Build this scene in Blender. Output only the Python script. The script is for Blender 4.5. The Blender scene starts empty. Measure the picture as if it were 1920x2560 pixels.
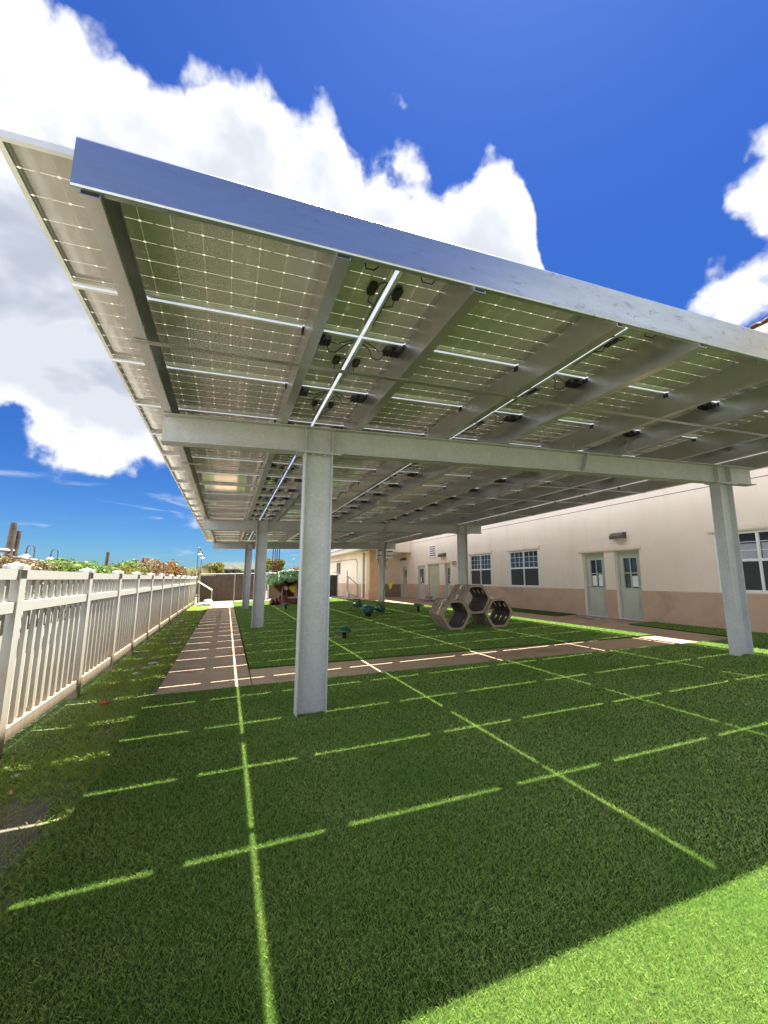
import bpy, math, random
import numpy as np
from mathutils import Vector, Matrix, noise
R = math.radians
scene = bpy.context.scene
COL = scene.collection
random.seed(7); rng = np.random.default_rng(11)

# ------------------------------------------------------------------ camera
cam_d = bpy.data.cameras.new('camera'); cam = bpy.data.objects.new('camera', cam_d); COL.objects.link(cam)
cam_d.sensor_fit = 'HORIZONTAL'; cam_d.sensor_width = 36; cam_d.lens = 36*1050.9/1920
cam_d.clip_start = .05; cam_d.clip_end = 3000
cr = Vector((0.93811752, -0.34627414, 0.00545306)); cu = Vector((-0.06009626, -0.147264, 0.98726985)); cf = Vector((0.34106298, 0.92650285, 0.15896072))
cam.matrix_world = Matrix(((cr.x, cu.x, -cf.x, 0), (cr.y, cu.y, -cf.y, 0), (cr.z, cu.z, -cf.z, 1.407), (0, 0, 0, 1)))
scene.camera = cam

# ------------------------------------------------------------------ light, exposure
SUN_EL, SUN_AZ = 75.6, 53.5            # azimuth measured from +Y towards +X
sd = Vector((math.sin(R(SUN_AZ))*math.cos(R(SUN_EL)), math.cos(R(SUN_AZ))*math.cos(R(SUN_EL)), math.sin(R(SUN_EL))))
sun_d = bpy.data.lights.new('sun', 'SUN'); sun_d.energy = 5.0; sun_d.angle = R(0.45); sun_d.color = (1, .95, .86)
sun = bpy.data.objects.new('sun', sun_d); COL.objects.link(sun)
sun.rotation_euler = (-sd).to_track_quat('-Z', 'Y').to_euler(); sun.location = (0, 0, 30)
scene.view_settings.view_transform = 'Standard'; scene.view_settings.look = 'None'
scene.view_settings.exposure = 2.5; scene.view_settings.gamma = 1
SKY_STRENGTH = 0.037

# ------------------------------------------------------------------ node helpers
class NT:
    def __init__(s, tree): s.t = tree; s.n = tree.nodes; s.l = tree.links
    def new(s, typ, **kw):
        nd = s.n.new(typ)
        for k, v in kw.items(): setattr(nd, k, v)
        return nd
    def put(s, sock, v):
        if isinstance(v, bpy.types.NodeSocket): s.l.new(v, sock)
        elif v is not None:
            if isinstance(v, (tuple, list)) and len(v) == 3 and sock.type == 'RGBA': v = (*v, 1)
            sock.default_value = v
    def m(s, op, a, b=None, c=None, clamp=False):
        nd = s.new('ShaderNodeMath', operation=op); nd.use_clamp = clamp
        s.put(nd.inputs[0], a); s.put(nd.inputs[1], b)
        if c is not None: s.put(nd.inputs[2], c)
        return nd.outputs[0]
    def vm(s, op, a, b=None, out=0):
        nd = s.new('ShaderNodeVectorMath', operation=op); s.put(nd.inputs[0], a)
        if b is not None: s.put(nd.inputs[1], b)
        return nd.outputs[out]
    def noise(s, vec, scale, detail=4, rough=.55, out=0, dist=0):
        nd = s.new('ShaderNodeTexNoise'); s.put(nd.inputs['Vector'], vec); s.put(nd.inputs['Scale'], scale)
        s.put(nd.inputs['Detail'], detail); s.put(nd.inputs['Roughness'], rough); s.put(nd.inputs['Distortion'], dist)
        return nd.outputs[out]
    def mr(s, v, a, b, c=0, d=1, kind='LINEAR'):
        nd = s.new('ShaderNodeMapRange', interpolation_type=kind)
        for i, x in enumerate((v, a, b, c, d)): s.put(nd.inputs[i], x)
        return nd.outputs[0]
    def mix(s, f, a, b, blend='MIX'):
        nd = s.new('ShaderNodeMix', data_type='RGBA', blend_type=blend)
        s.put(nd.inputs[0], f); s.put(nd.inputs[6], a); s.put(nd.inputs[7], b); return nd.outputs[2]
    def sep(s, v):
        nd = s.new('ShaderNodeSeparateXYZ'); s.put(nd.inputs[0], v); return nd.outputs
    def comb(s, x, y, z):
        nd = s.new('ShaderNodeCombineXYZ'); s.put(nd.inputs[0], x); s.put(nd.inputs[1], y); s.put(nd.inputs[2], z); return nd.outputs[0]
    def curve(s, v, pts, lo, hi, vlo, vhi):      # piecewise curve y(x), points given in real units
        x = s.mr(v, lo, hi)
        nd = s.new('ShaderNodeFloatCurve'); c = nd.mapping.curves[0]
        P = [((a-lo)/(hi-lo), (b-vlo)/(vhi-vlo)) for a, b in pts]
        while len(c.points) < len(P): c.points.new(.5, .5)
        for p, q in zip(c.points, P): p.location = q; p.handle_type = 'AUTO'
        nd.mapping.update(); s.put(nd.inputs['Value'], x)
        return s.m('MULTIPLY_ADD', nd.outputs[0], vhi-vlo, vlo)

# ------------------------------------------------------------------ world: sky and clouds by direction
world = bpy.data.worlds.new('World'); scene.world = world; world.use_nodes = True
w = NT(world.node_tree); w.n.clear()
sky = w.new('ShaderNodeTexSky', sky_type='NISHITA'); sky.sun_disc = False
sky.sun_elevation = R(SUN_EL); sky.sun_rotation = R(SUN_AZ)
sky.altitude = 0; sky.air_density = 1.0; sky.dust_density = .25; sky.ozone_density = 4.0
hsv = w.new('ShaderNodeHueSaturation'); w.put(hsv.inputs['Saturation'], 1.22); w.put(hsv.inputs['Value'], 1.0); w.put(hsv.inputs['Hue'], .512); w.l.new(sky.outputs[0], hsv.inputs['Color'])
D = w.new('ShaderNodeTexCoord').outputs['Generated']
D = w.vm('NORMALIZE', D)
dx, dy, dz = w.sep(D)
warp = w.noise(D, 2.6, 2, .5, out=1); warp = w.vm('SUBTRACT', warp, (.5, .5, .5))
puff = w.noise(w.vm('ADD', D, w.vm('SCALE', warp, None)), 5.0, 5, .60)
# (scale input)
for nd in w.n:
    if nd.type == 'VECT_MATH' and nd.operation == 'SCALE': nd.inputs['Scale'].default_value = .16
fine = w.noise(D, 17, 4, .62)
def billow(sc):
    vo = w.new('ShaderNodeTexVoronoi', feature='F1')
    w.put(vo.inputs['Vector'], w.vm('ADD', D, jit)); w.put(vo.inputs['Scale'], sc); return w.m('SUBTRACT', .45, vo.outputs['Distance'])
jn = w.vm('SUBTRACT', w.noise(D, 9, 4, .6, out=1), (.5, .5, .5)); jit = w.vm('SCALE', jn, None); jit.node.inputs['Scale'].default_value = .09
bil = w.m('ADD', w.m('MULTIPLY', billow(7), 6.5), w.m('MULTIPLY', billow(18), 3.2))
az = w.m('MULTIPLY', w.m('ARCTAN2', dx, dy), 57.2958); el = w.m('MULTIPLY', w.m('ARCSINE', dz), 57.2958)
top = w.curve(az, [(-180, 14), (-148, 16), (-122, 46), (-90, 56), (-45, 48), (-29, 46), (-22, 47), (-16, 49.2), (-6, 50.6), (2, 50.8), (4, 48.6), (10, 49.0), (16, 45.6), (20, 48.2), (25, 47.0), (31, 44.2), (36, 45.8), (39, 44.8), (41.5, 41), (43.2, 36), (45, 24), (50, 8), (80, 10), (95, 36), (140, 36), (160, 20), (180, 16)], -180, 180, 0, 60)
bot = w.curve(az, [(-180, 2), (-60, 5), (-36, 12), (-30, 17), (-24, 16), (-17, 14.5), (-9, 15.5), (-3, 18), (3, 22), (20, 18), (45, 16), (60, 10), (180, 3)], -180, 180, 0, 60)
inside = w.m('SMOOTH_MIN', w.m('SUBTRACT', top, el), w.m('SUBTRACT', el, bot), 2.0)
def blob(a0, e0, ra, re):
    u = w.m('DIVIDE', w.m('SUBTRACT', az, a0), ra); v = w.m('DIVIDE', w.m('SUBTRACT', el, e0), re)
    return w.m('MULTIPLY', w.m('SUBTRACT', 1, w.m('SQRT', w.m('ADD', w.m('MULTIPLY', u, u), w.m('MULTIPLY', v, v)))), min(ra, re))
wt_ = None
rightc = w.m('MAXIMUM', blob(75, 35.5, 12, 6.5), blob(73, 29, 13, 5.0))
back = blob(120, 62, 40, 9)
hole = w.m('MAXIMUM', blob(-28, 38.6, 3.5, 2.2), blob(-18.5, 30.2, 4.5, 1.6))
main = w.m('SUBTRACT', inside, w.m('MULTIPLY', w.m('MAXIMUM', hole, -2), 1.7))
field = w.m('MAXIMUM', w.m('MAXIMUM', main, rightc), back)
field = w.m('ADD', field, w.m('MULTIPLY', w.m('SUBTRACT', puff, .52), 9))
field = w.m('ADD', field, w.m('MULTIPLY', w.m('SUBTRACT', fine, .5), 3.6))
field = w.m('ADD', field, bil)
alpha = w.mr(field, -.3, 2.0, 0, 1, 'SMOOTHSTEP')
# thin streaky cloud low down
st = w.noise(w.vm('MULTIPLY', D, (2.0, 2.0, 11.0)), 2.4, 5, .6, dist=.6)
wsp = w.m('MULTIPLY', w.mr(st, .54, .78, 0, .7, 'SMOOTHSTEP'), w.mr(el, 14, 7, 0, 1, 'SMOOTHSTEP'))
wsp = w.m('MULTIPLY', wsp, w.mr(el, -1, 4, .35, 1))
alpha = w.m('MAXIMUM', alpha, wsp)
body = w.noise(w.vm('MULTIPLY', D, (1, 1, 1.5)), 3.3, 4, .55, dist=.3)
depth = w.mr(field, 2, 15)
shade = w.m('MULTIPLY', w.mr(w.m('ADD', body, w.m('MULTIPLY', bil, -.012)), .36, .56, 0, 1, 'SMOOTHSTEP'), w.mr(depth, .0, .5, 0, 1, 'SMOOTHSTEP'))
lite = w.mr(az, -6, 18, 1, .60, 'SMOOTHSTEP')
frac = w.m('DIVIDE', w.m('SUBTRACT', el, bot), w.m('MAXIMUM', w.m('SUBTRACT', top, bot), 1))
under = w.m('MULTIPLY', w.mr(w.m('ADD', frac, w.m('MULTIPLY', w.m('SUBTRACT', body, .5), 3.6)), .75, .20, 0, .6, 'SMOOTHSTEP'), w.mr(depth, .0, .35, 0, 1, 'SMOOTHSTEP'))
shade = w.m('MULTIPLY', w.m('MAXIMUM', shade, under), lite)
ccol = w.mix(shade, (.200, .203, .208), (.098, .107, .128))
away = w.mr(az, -38, -60, 0, 1, 'SMOOTHSTEP')
cstr = w.m('MULTIPLY_ADD', away, 2.7, 1.0)        # unseen western cloud bank, added and brightened as fill for wall and shade
clouds = w.new('ShaderNodeBackground'); w.put(clouds.inputs[0], ccol); w.put(clouds.inputs[1], cstr)
bg = w.new('ShaderNodeBackground'); tint = w.mix(w.mr(el, 14, 55), (.225, .40, .59), (.40, .56, .79)); w.l.new(w.mix(1.0, hsv.outputs[0], tint, 'MULTIPLY'), bg.inputs[0]); w.put(bg.inputs[1], SKY_STRENGTH)
mx = w.new('ShaderNodeMixShader'); w.put(mx.inputs[0], alpha); w.l.new(bg.outputs[0], mx.inputs[1]); w.l.new(clouds.outputs[0], mx.inputs[2])
wo = w.new('ShaderNodeOutputWorld'); w.l.new(mx.outputs[0], wo.inputs[0])

# ------------------------------------------------------------------ materials
def mat(name): 
    m = bpy.data.materials.new(name); m.use_nodes = True; t = NT(m.node_tree); t.n.clear()
    o = t.new('ShaderNodeOutputMaterial'); return m, t, o
def simple(name, c, rough=.6, metal=0., var=.15, scale=6, bump=0., bscale=60, c2=None, spec=.5, stretch=(1, 1, 1), rvar=0, trans=0, c3=None, s3=.7, t3=(.55, .7)):
    m, t, o = mat(name)
    p = t.new('ShaderNodeBsdfPrincipled')
    v = t.vm('MULTIPLY', t.new('ShaderNodeTexCoord').outputs['Object'], stretch)
    n = t.noise(v, scale, 6, .6)
    c2 = c2 or tuple(x*(1-var*2) for x in c)
    a = tuple(min(1, x*(1+var)) for x in c)
    col = t.mix(t.mr(n, .3, .7), a, c2)
    if c3: col = t.mix(t.mr(t.noise(v, s3, 5, .65, dist=.4), t3[0], t3[1], 0, 1, 'SMOOTHSTEP'), col, c3)
    t.put(p.inputs['Base Color'], col); t.put(p.inputs['Metallic'], metal); t.put(p.inputs['Specular IOR Level'], spec)
    t.put(p.inputs['Roughness'], t.mr(n, .3, .7, rough-rvar, rough+rvar) if rvar else rough)
    if bump:
        b = t.new('ShaderNodeBump'); t.put(b.inputs['Strength'], bump); t.put(b.inputs['Distance'], .01)
        t.put(b.inputs['Height'], t.noise(v, bscale, 5, .6)); t.l.new(b.outputs[0], p.inputs['Normal'])
    sh = p.outputs[0]
    if trans:
        tr = t.new('ShaderNodeBsdfTranslucent'); t.put(tr.inputs[0], col); ms = t.new('ShaderNodeMixShader'); t.put(ms.inputs[0], trans)
        t.l.new(sh, ms.inputs[1]); t.l.new(tr.outputs[0], ms.inputs[2]); sh = ms.outputs[0]
    t.l.new(sh, o.inputs[0]); return m
M = {}
def galv(name, c, metal, rough, bump=.12):
    m, t, o = mat(name); p = t.new('ShaderNodeBsdfPrincipled')
    v = t.new('ShaderNodeTexCoord').outputs['Object']
    vo = t.new('ShaderNodeTexVoronoi'); t.put(vo.inputs['Vector'], v); t.put(vo.inputs['Scale'], 42)
    sp = t.sep(vo.outputs['Color'])[0]
    n = t.noise(v, 3.0, 6, .65); s = t.noise(t.vm('MULTIPLY', v, (1, 1, .12)), 9, 5, .6)
    k = t.m('ADD', t.m('MULTIPLY', sp, .20 if metal < .5 else .0), t.m('ADD', t.m('MULTIPLY', n, .60), t.m('MULTIPLY', s, .35)))
    col = t.mix(t.mr(k, .35, .85), tuple(x*.84 for x in c), tuple(x*1.10 for x in c))
    t.put(p.inputs['Base Color'], col); t.put(p.inputs['Metallic'], metal)
    t.put(p.inputs['Roughness'], t.mr(k, .35, .85, rough+min(.1, rough*.2), rough-min(.08, rough*.2)))
    b = t.new('ShaderNodeBump'); t.put(b.inputs['Strength'], bump); t.put(b.inputs['Distance'], .004); t.put(b.inputs['Height'], t.noise(v, 25, 4, .6)); t.l.new(b.outputs[0], p.inputs['Normal'])
    t.l.new(p.outputs[0], o.inputs[0]); return m
M['steel'] = galv('painted_galvanised_steel', (.47, .485, .495), .25, .55)
M['purlin'] = galv('cold_formed_purlin_steel', (.58, .57, .58), .84, .27, .0)
# front channel: shinier, with stains and scratches
def channel_mat():
    m, t, o = mat('weathered_bright_steel'); p = t.new('ShaderNodeBsdfPrincipled')
    v = t.new('ShaderNodeTexCoord').outputs['Object']
    n = t.noise(t.vm('MULTIPLY', v, (.6, 1, 4)), 2.2, 8, .7); st = t.noise(t.vm('MULTIPLY', v, (3, 1, 7)), 3.2, 9, .75)
    spots = t.m('MULTIPLY', t.mr(st, .56, .62, 0, .8, 'SMOOTHSTEP'), t.mr(t.sep(v)[0], 1.5, 4, .25, 1))
    col = t.mix(t.mr(n, .35, .65), (.44, .50, .55), (.55, .61, .68)); col = t.mix(spots, col, (.26, .29, .33))
    t.put(p.inputs['Base Color'], col); t.put(p.inputs['Metallic'], .9)
    t.put(p.inputs['Roughness'], t.mr(n, .3, .7, .34, .28))
    b = t.new('ShaderNodeBump'); t.put(b.inputs['Strength'], .012); t.put(b.inputs['Distance'], .001); t.put(b.inputs['Height'], t.noise(t.vm('MULTIPLY', v, (1, 1, 6)), 12, 6, .6)); t.l.new(b.outputs[0], p.inputs['Normal'])
    t.l.new(p.outputs[0], o.inputs[0]); return m
M['channel'] = channel_mat()
M['alu'] = simple('anodised_aluminium', (.74, .76, .80), .4, .35, .05)
M['blackp'] = simple('black_plastic', (.018, .018, .02), .45, 0, .1)
M['conc'] = simple('concrete', (.43, .315, .205), .85, 0, .10, 1.6, .25, 140, spec=.25, c3=(.30, .20, .13), s3=.9, t3=(.52, .72))

M['white'] = simple('white_paint', (.75, .75, .73), .45, 0, .03)
M['door'] = simple('sage_green_door_paint', (.46, .47, .385), .5, 0, .05, 3)
M['dark_in'] = simple('dark_interior', (.02, .02, .022), .9, 0, .1)
M['screen'] = simple('dark_window_screen', (.028, .03, .035), .55, 0, .1, 30, .05)
M['paper'] = simple('paper', (.8, .8, .8), .8, 0, .05)
M['lampm'] = simple('bronze_lamp_metal', (.12, .105, .095), .35, .5, .1)
M['tilem'] = simple('clay_roof_tile', (.24, .15, .11), .75, 0, .25, 5, .2, 40)
M['cream'] = simple('cream_fascia_paint', (.62, .55, .44), .6, 0, .04)
M['peach'] = simple('peach_stucco', (.70, .46, .29), .85, 0, .07, 2.5, .3, 160)
M['rust'] = simple('rusted_steel', (.16, .075, .055), .8, .2, .3, 5, .2, 40)
M['bpost'] = simple('weathered_brown_post', (.17, .13, .11), .8, 0, .3, 6, .2, 40)
M['pipe'] = simple('grey_galvanised_pipe', (.42, .42, .40), .5, .3, .15)
M['gpipe'] = simple('pale_green_pipe', (.40, .48, .44), .5, .2, .1)
M['playg'] = simple('dark_green_plastic', (.02, .085, .065), .33, 0, .1, 5, .05, 60)
M['brown'] = simple('red_brown_plastic', (.15, .035, .03), .38, 0, .2, 4, .25, 18)
M['yellow'] = simple('yellow_plastic', (.65, .50, .03), .4, 0, .1)
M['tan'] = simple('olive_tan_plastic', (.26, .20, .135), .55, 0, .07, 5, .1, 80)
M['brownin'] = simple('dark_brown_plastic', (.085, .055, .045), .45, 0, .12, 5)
M['bag'] = simple('woven_white_sack', (.55, .54, .52), .8, 0, .12, 9, .35, 30)
M['sack'] = simple('grey_sandbag', (.36, .31, .27), .85, 0, .12, 9, .35, 30)
M['roofg'] = simple('pale_green_metal_roof', (.034, .043, .034), .9, 0, .05)
M['farw'] = simple('grey_brown_wall', (.13, .12, .11), .8, 0, .2, 1)
M['soil'] = simple('dry_soil', (.16, .13, .095), .95, 0, .25, 6, .6, 30, c3=(.24, .21, .13), s3=1.3)
M['asph'] = simple('dry_ground', (.15, .13, .09), .95, 0, .2, .4, .3, 20)
M['lampglass'] = simple('milky_lamp_glass', (.75, .75, .72), .3, 0, .03)
M['leafdry'] = simple('dry_leaf', (.42, .29, .17), .8, 0, .25, 20)
M['red'] = simple('red_wrapper', (.6, .04, .03), .5, 0, .1)
M['bark'] = simple('bark', (.13, .095, .07), .9, 0, .3, 9, .5, 30)
M['inverter'] = simple('white_inverter_case', (.66, .67, .66), .45, 0, .04)
M['tvgreen'] = simple('green_tube_plastic', (.10, .16, .03), .4)
M['playleaf'] = simple('moulded_green_plastic', (.15, .34, .12), .6, 0, .25, 14, .5, 22, c2=(.42, .58, .34))

def stucco():
    m, t, o = mat('beige_stucco'); p = t.new('ShaderNodeBsdfPrincipled')
    v = t.new('ShaderNodeTexCoord').outputs['Object']
    n = t.noise(v, .8, 7, .62); s = t.noise(t.vm('MULTIPLY', v, (1, 1, .18)), 2.2, 6, .6)
    col = t.mix(t.mr(n, .3, .7), (.80, .68, .57), (.73, .61, .50))
    col = t.mix(t.mr(s, .50, .72, 0, .28, 'SMOOTHSTEP'), col, (.60, .51, .43))
    t.put(p.inputs['Base Color'], col); t.put(p.inputs['Roughness'], .9); t.put(p.inputs['Specular IOR Level'], .2)
    b = t.new('ShaderNodeBump'); t.put(b.inputs['Strength'], .45); t.put(b.inputs['Distance'], .006); t.put(b.inputs['Height'], t.noise(v, 70, 5, .65)); t.l.new(b.outputs[0], p.inputs['Normal'])
    t.l.new(p.outputs[0], o.inputs[0]); return m
M['stucco'] = stucco()
M['wains'] = simple('brown_stucco_band', (.57, .39, .27), .9, 0, .07, 1.2, .4, 70, spec=.2, c3=(.47, .32, .225), s3=.8)

def fence_mat():
    m, t, o = mat('stained_white_vinyl'); p = t.new('ShaderNodeBsdfPrincipled')
    v = t.new('ShaderNodeTexCoord').outputs['Object']; z = t.sep(v)[2]
    g = t.mr(t.m('ADD', z, t.m('MULTIPLY', t.noise(t.vm('MULTIPLY', v, (1, 3, .6)), 3, 6, .65), 1.5)), .85, 1.75, 1, 0, 'SMOOTHSTEP')
    col = t.mix(g, (.48, .475, .445), (.38, .335, .265))
    low = t.mr(t.m('ADD', z, t.m('MULTIPLY', t.noise(t.vm('MULTIPLY', v, (1, 5, .8)), 3, 5, .7), .6)), .30, .60, 1, 0, 'SMOOTHSTEP')
    col = t.mix(t.m('MULTIPLY', low, .75), col, (.26, .19, .12))
    t.put(p.inputs['Base Color'], col); t.put(p.inputs['Roughness'], .55); t.put(p.inputs['Specular IOR Level'], .3)
    t.l.new(p.outputs[0], o.inputs[0]); return m
M['vinyl'] = fence_mat()

def glass_window(name, c, rough=.03):
    m, t, o = mat(name); p = t.new('ShaderNodeBsdfPrincipled')
    t.put(p.inputs['Base Color'], c); t.put(p.inputs['Roughness'], rough); t.put(p.inputs['Specular IOR Level'], .6); t.put(p.inputs['IOR'], 1.5)
    v = t.new('ShaderNodeTexCoord').outputs['Object']
    b = t.new('ShaderNodeBump'); t.put(b.inputs['Strength'], .06); t.put(b.inputs['Distance'], .01); t.put(b.inputs['Height'], t.noise(v, 2.5, 2, .5)); t.l.new(b.outputs[0], p.inputs['Normal'])
    t.l.new(p.outputs[0], o.inputs[0]); return m
M['backboard'] = simple('shade_toned_back_board', (.30, .26, .21), .8, 0, .2)  # same vinyl, coloured darker to paint in the shade between pickets
M['pane'] = glass_window('window_glass', (.03, .035, .05))

def module_mat(L, nx):
    W = .984; m, t, o = mat('bifacial_solar_laminate')
    v = t.new('ShaderNodeTexCoord').outputs['Object']; x, y, z = t.sep(v)
    px = (L-.05)/nx; py = (W-.05)/6
    def edge(c, off, p):     # distance to nearest cell border
        a = t.m('DIVIDE', t.m('SUBTRACT', c, off), p); f = t.m('FRACT', a)
        return t.m('MULTIPLY', t.m('MINIMUM', f, t.m('SUBTRACT', 1, f)), p)
    ex = edge(x, .025, px); ey = edge(y, .025, py)
    line_x = t.m('LESS_THAN', ey, .0021)       # lines running along X
    line_y = t.m('LESS_THAN', ex, .0011)
    dia = t.m('LESS_THAN', t.m('ADD', ex, ey), .0095)
    brk = t.m('GREATER_THAN', t.m('ABSOLUTE', t.m('SUBTRACT', t.m('FRACT', t.m('DIVIDE', t.m('SUBTRACT', x, .025), px)), .45)), .05)
    line_x = t.m('MULTIPLY', line_x, t.m('MAXIMUM', brk, t.m('GREATER_THAN', y, .5)))
    bright = t.m('MAXIMUM', line_x, dia)
    p = t.new('ShaderNodeBsdfPrincipled')
    rnd = t.new('ShaderNodeObjectInfo').outputs['Random']
    n = t.noise(v, 1.3, 4, .6)
    bus = t.m('LESS_THAN', edge(y, .025+py/8, py/4), .0008)
    cell = t.mix(t.mr(n, .3, .7), (.50, .46, .475), (.44, .405, .415))
    cell = t.mix(t.m('MULTIPLY', bus, .25), cell, (.4, .38, .3))
    cell = t.mix(t.m('MULTIPLY', rnd, .25), cell, (.41, .38, .37))
    t.put(p.inputs['Base Color'], cell); t.put(p.inputs['Roughness'], .12); t.put(p.inputs['Specular IOR Level'], .45)
    t.put(p.inputs['Coat Weight'], .2); t.put(p.inputs['Coat Roughness'], .04)
    tr = t.new('ShaderNodeBsdfTranslucent'); t.put(tr.inputs[0], (.85, .80, .64, 1))
    tr2 = t.new('ShaderNodeBsdfTranslucent'); t.put(tr2.inputs[0], (.20, .19, .14, 1))
    m1 = t.new('ShaderNodeMixShader'); t.put(m1.inputs[0], t.m('MULTIPLY', line_y, .14)); t.l.new(p.outputs[0], m1.inputs[1]); t.l.new(tr2.outputs[0], m1.inputs[2])
    m2 = t.new('ShaderNodeMixShader'); t.put(m2.inputs[0], t.m('ADD', t.m('MULTIPLY', line_x, .075), t.m('MULTIPLY', dia, .10))); t.l.new(m1.outputs[0], m2.inputs[1]); t.l.new(tr.outputs[0], m2.inputs[2])
    t.l.new(m2.outputs[0], o.inputs[0]); return m

def blade_mat(name, c1, c2, c3, tip, trans=.35, dry=0, rough=.5):
    m, t, o = mat(name); p = t.new('ShaderNodeBsdfPrincipled')
    g = t.new('ShaderNodeNewGeometry'); rnd = g.outputs['Random Per Island']
    v = t.new('ShaderNodeTexCoord').outputs['Object']
    col = t.mix(rnd, c1, c2)
    col = t.mix(t.mr(t.noise(v, 1.1, 4, .6), .4, .65), col, c3)
    col = t.mix(t.m('GREATER_THAN', t.m('FRACT', t.m('MULTIPLY', rnd, 37.3)), 1-tip), col, (.30, .30, .16))
    t.put(p.inputs['Base Color'], col); t.put(p.inputs['Roughness'], rough); t.put(p.inputs['Specular IOR Level'], .22)
    tr = t.new('ShaderNodeBsdfTranslucent'); t.put(tr.inputs[0], col)
    ms = t.new('ShaderNodeMixShader'); t.put(ms.inputs[0], trans); t.l.new(p.outputs[0], ms.inputs[1]); t.l.new(tr.outputs[0], ms.inputs[2])
    t.l.new(ms.outputs[0], o.inputs[0]); return m
M['turfblade'] = blade_mat('artificial_turf_blades', (.44, .56, .14), (.06, .17, .035), (.17, .31, .055), .03, .30)
M['grassblade'] = blade_mat('lawn_blades', (.38, .50, .10), (.20, .33, .06), (.34, .42, .09), .08, .35)
M['turfbase'] = simple('artificial_turf_backing', (.055, .10, .016), .9, 0, .25, 220, .8, 300, spec=.1, c2=(.03, .06, .009))
M['lawnbase'] = simple('thin_lawn_soil', (.13, .18, .05), .95, 0, .4, 34, 1.0, 45, c3=(.20, .16, .115), s3=1.6, t3=(.53, .64), spec=.1)
def leaf(name, a, b, c): return blade_mat(name, a, b, c, .03, .35)
M['lv_green'] = leaf('vine_leaves', (.11, .20, .04), (.06, .13, .03), (.16, .22, .05))
M['lv_dry'] = leaf('dry_brush', (.22, .155, .085), (.15, .105, .055), (.19, .14, .07))
M['lv_orange'] = leaf('orange_red_leaves', (.27, .09, .05), (.17, .09, .035), (.12, .12, .035))
M['lv_yellow'] = leaf('yellow_green_leaves', (.17, .20, .04), (.10, .15, .03), (.20, .14, .04))
M['lv_grass'] = leaf('tall_dry_grass', (.22, .20, .09), (.16, .16, .06), (.19, .18, .08))
M['lv_palm'] = leaf('palm_leaves', (.15, .21, .08), (.09, .14, .05), (.20, .22, .10))

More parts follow.
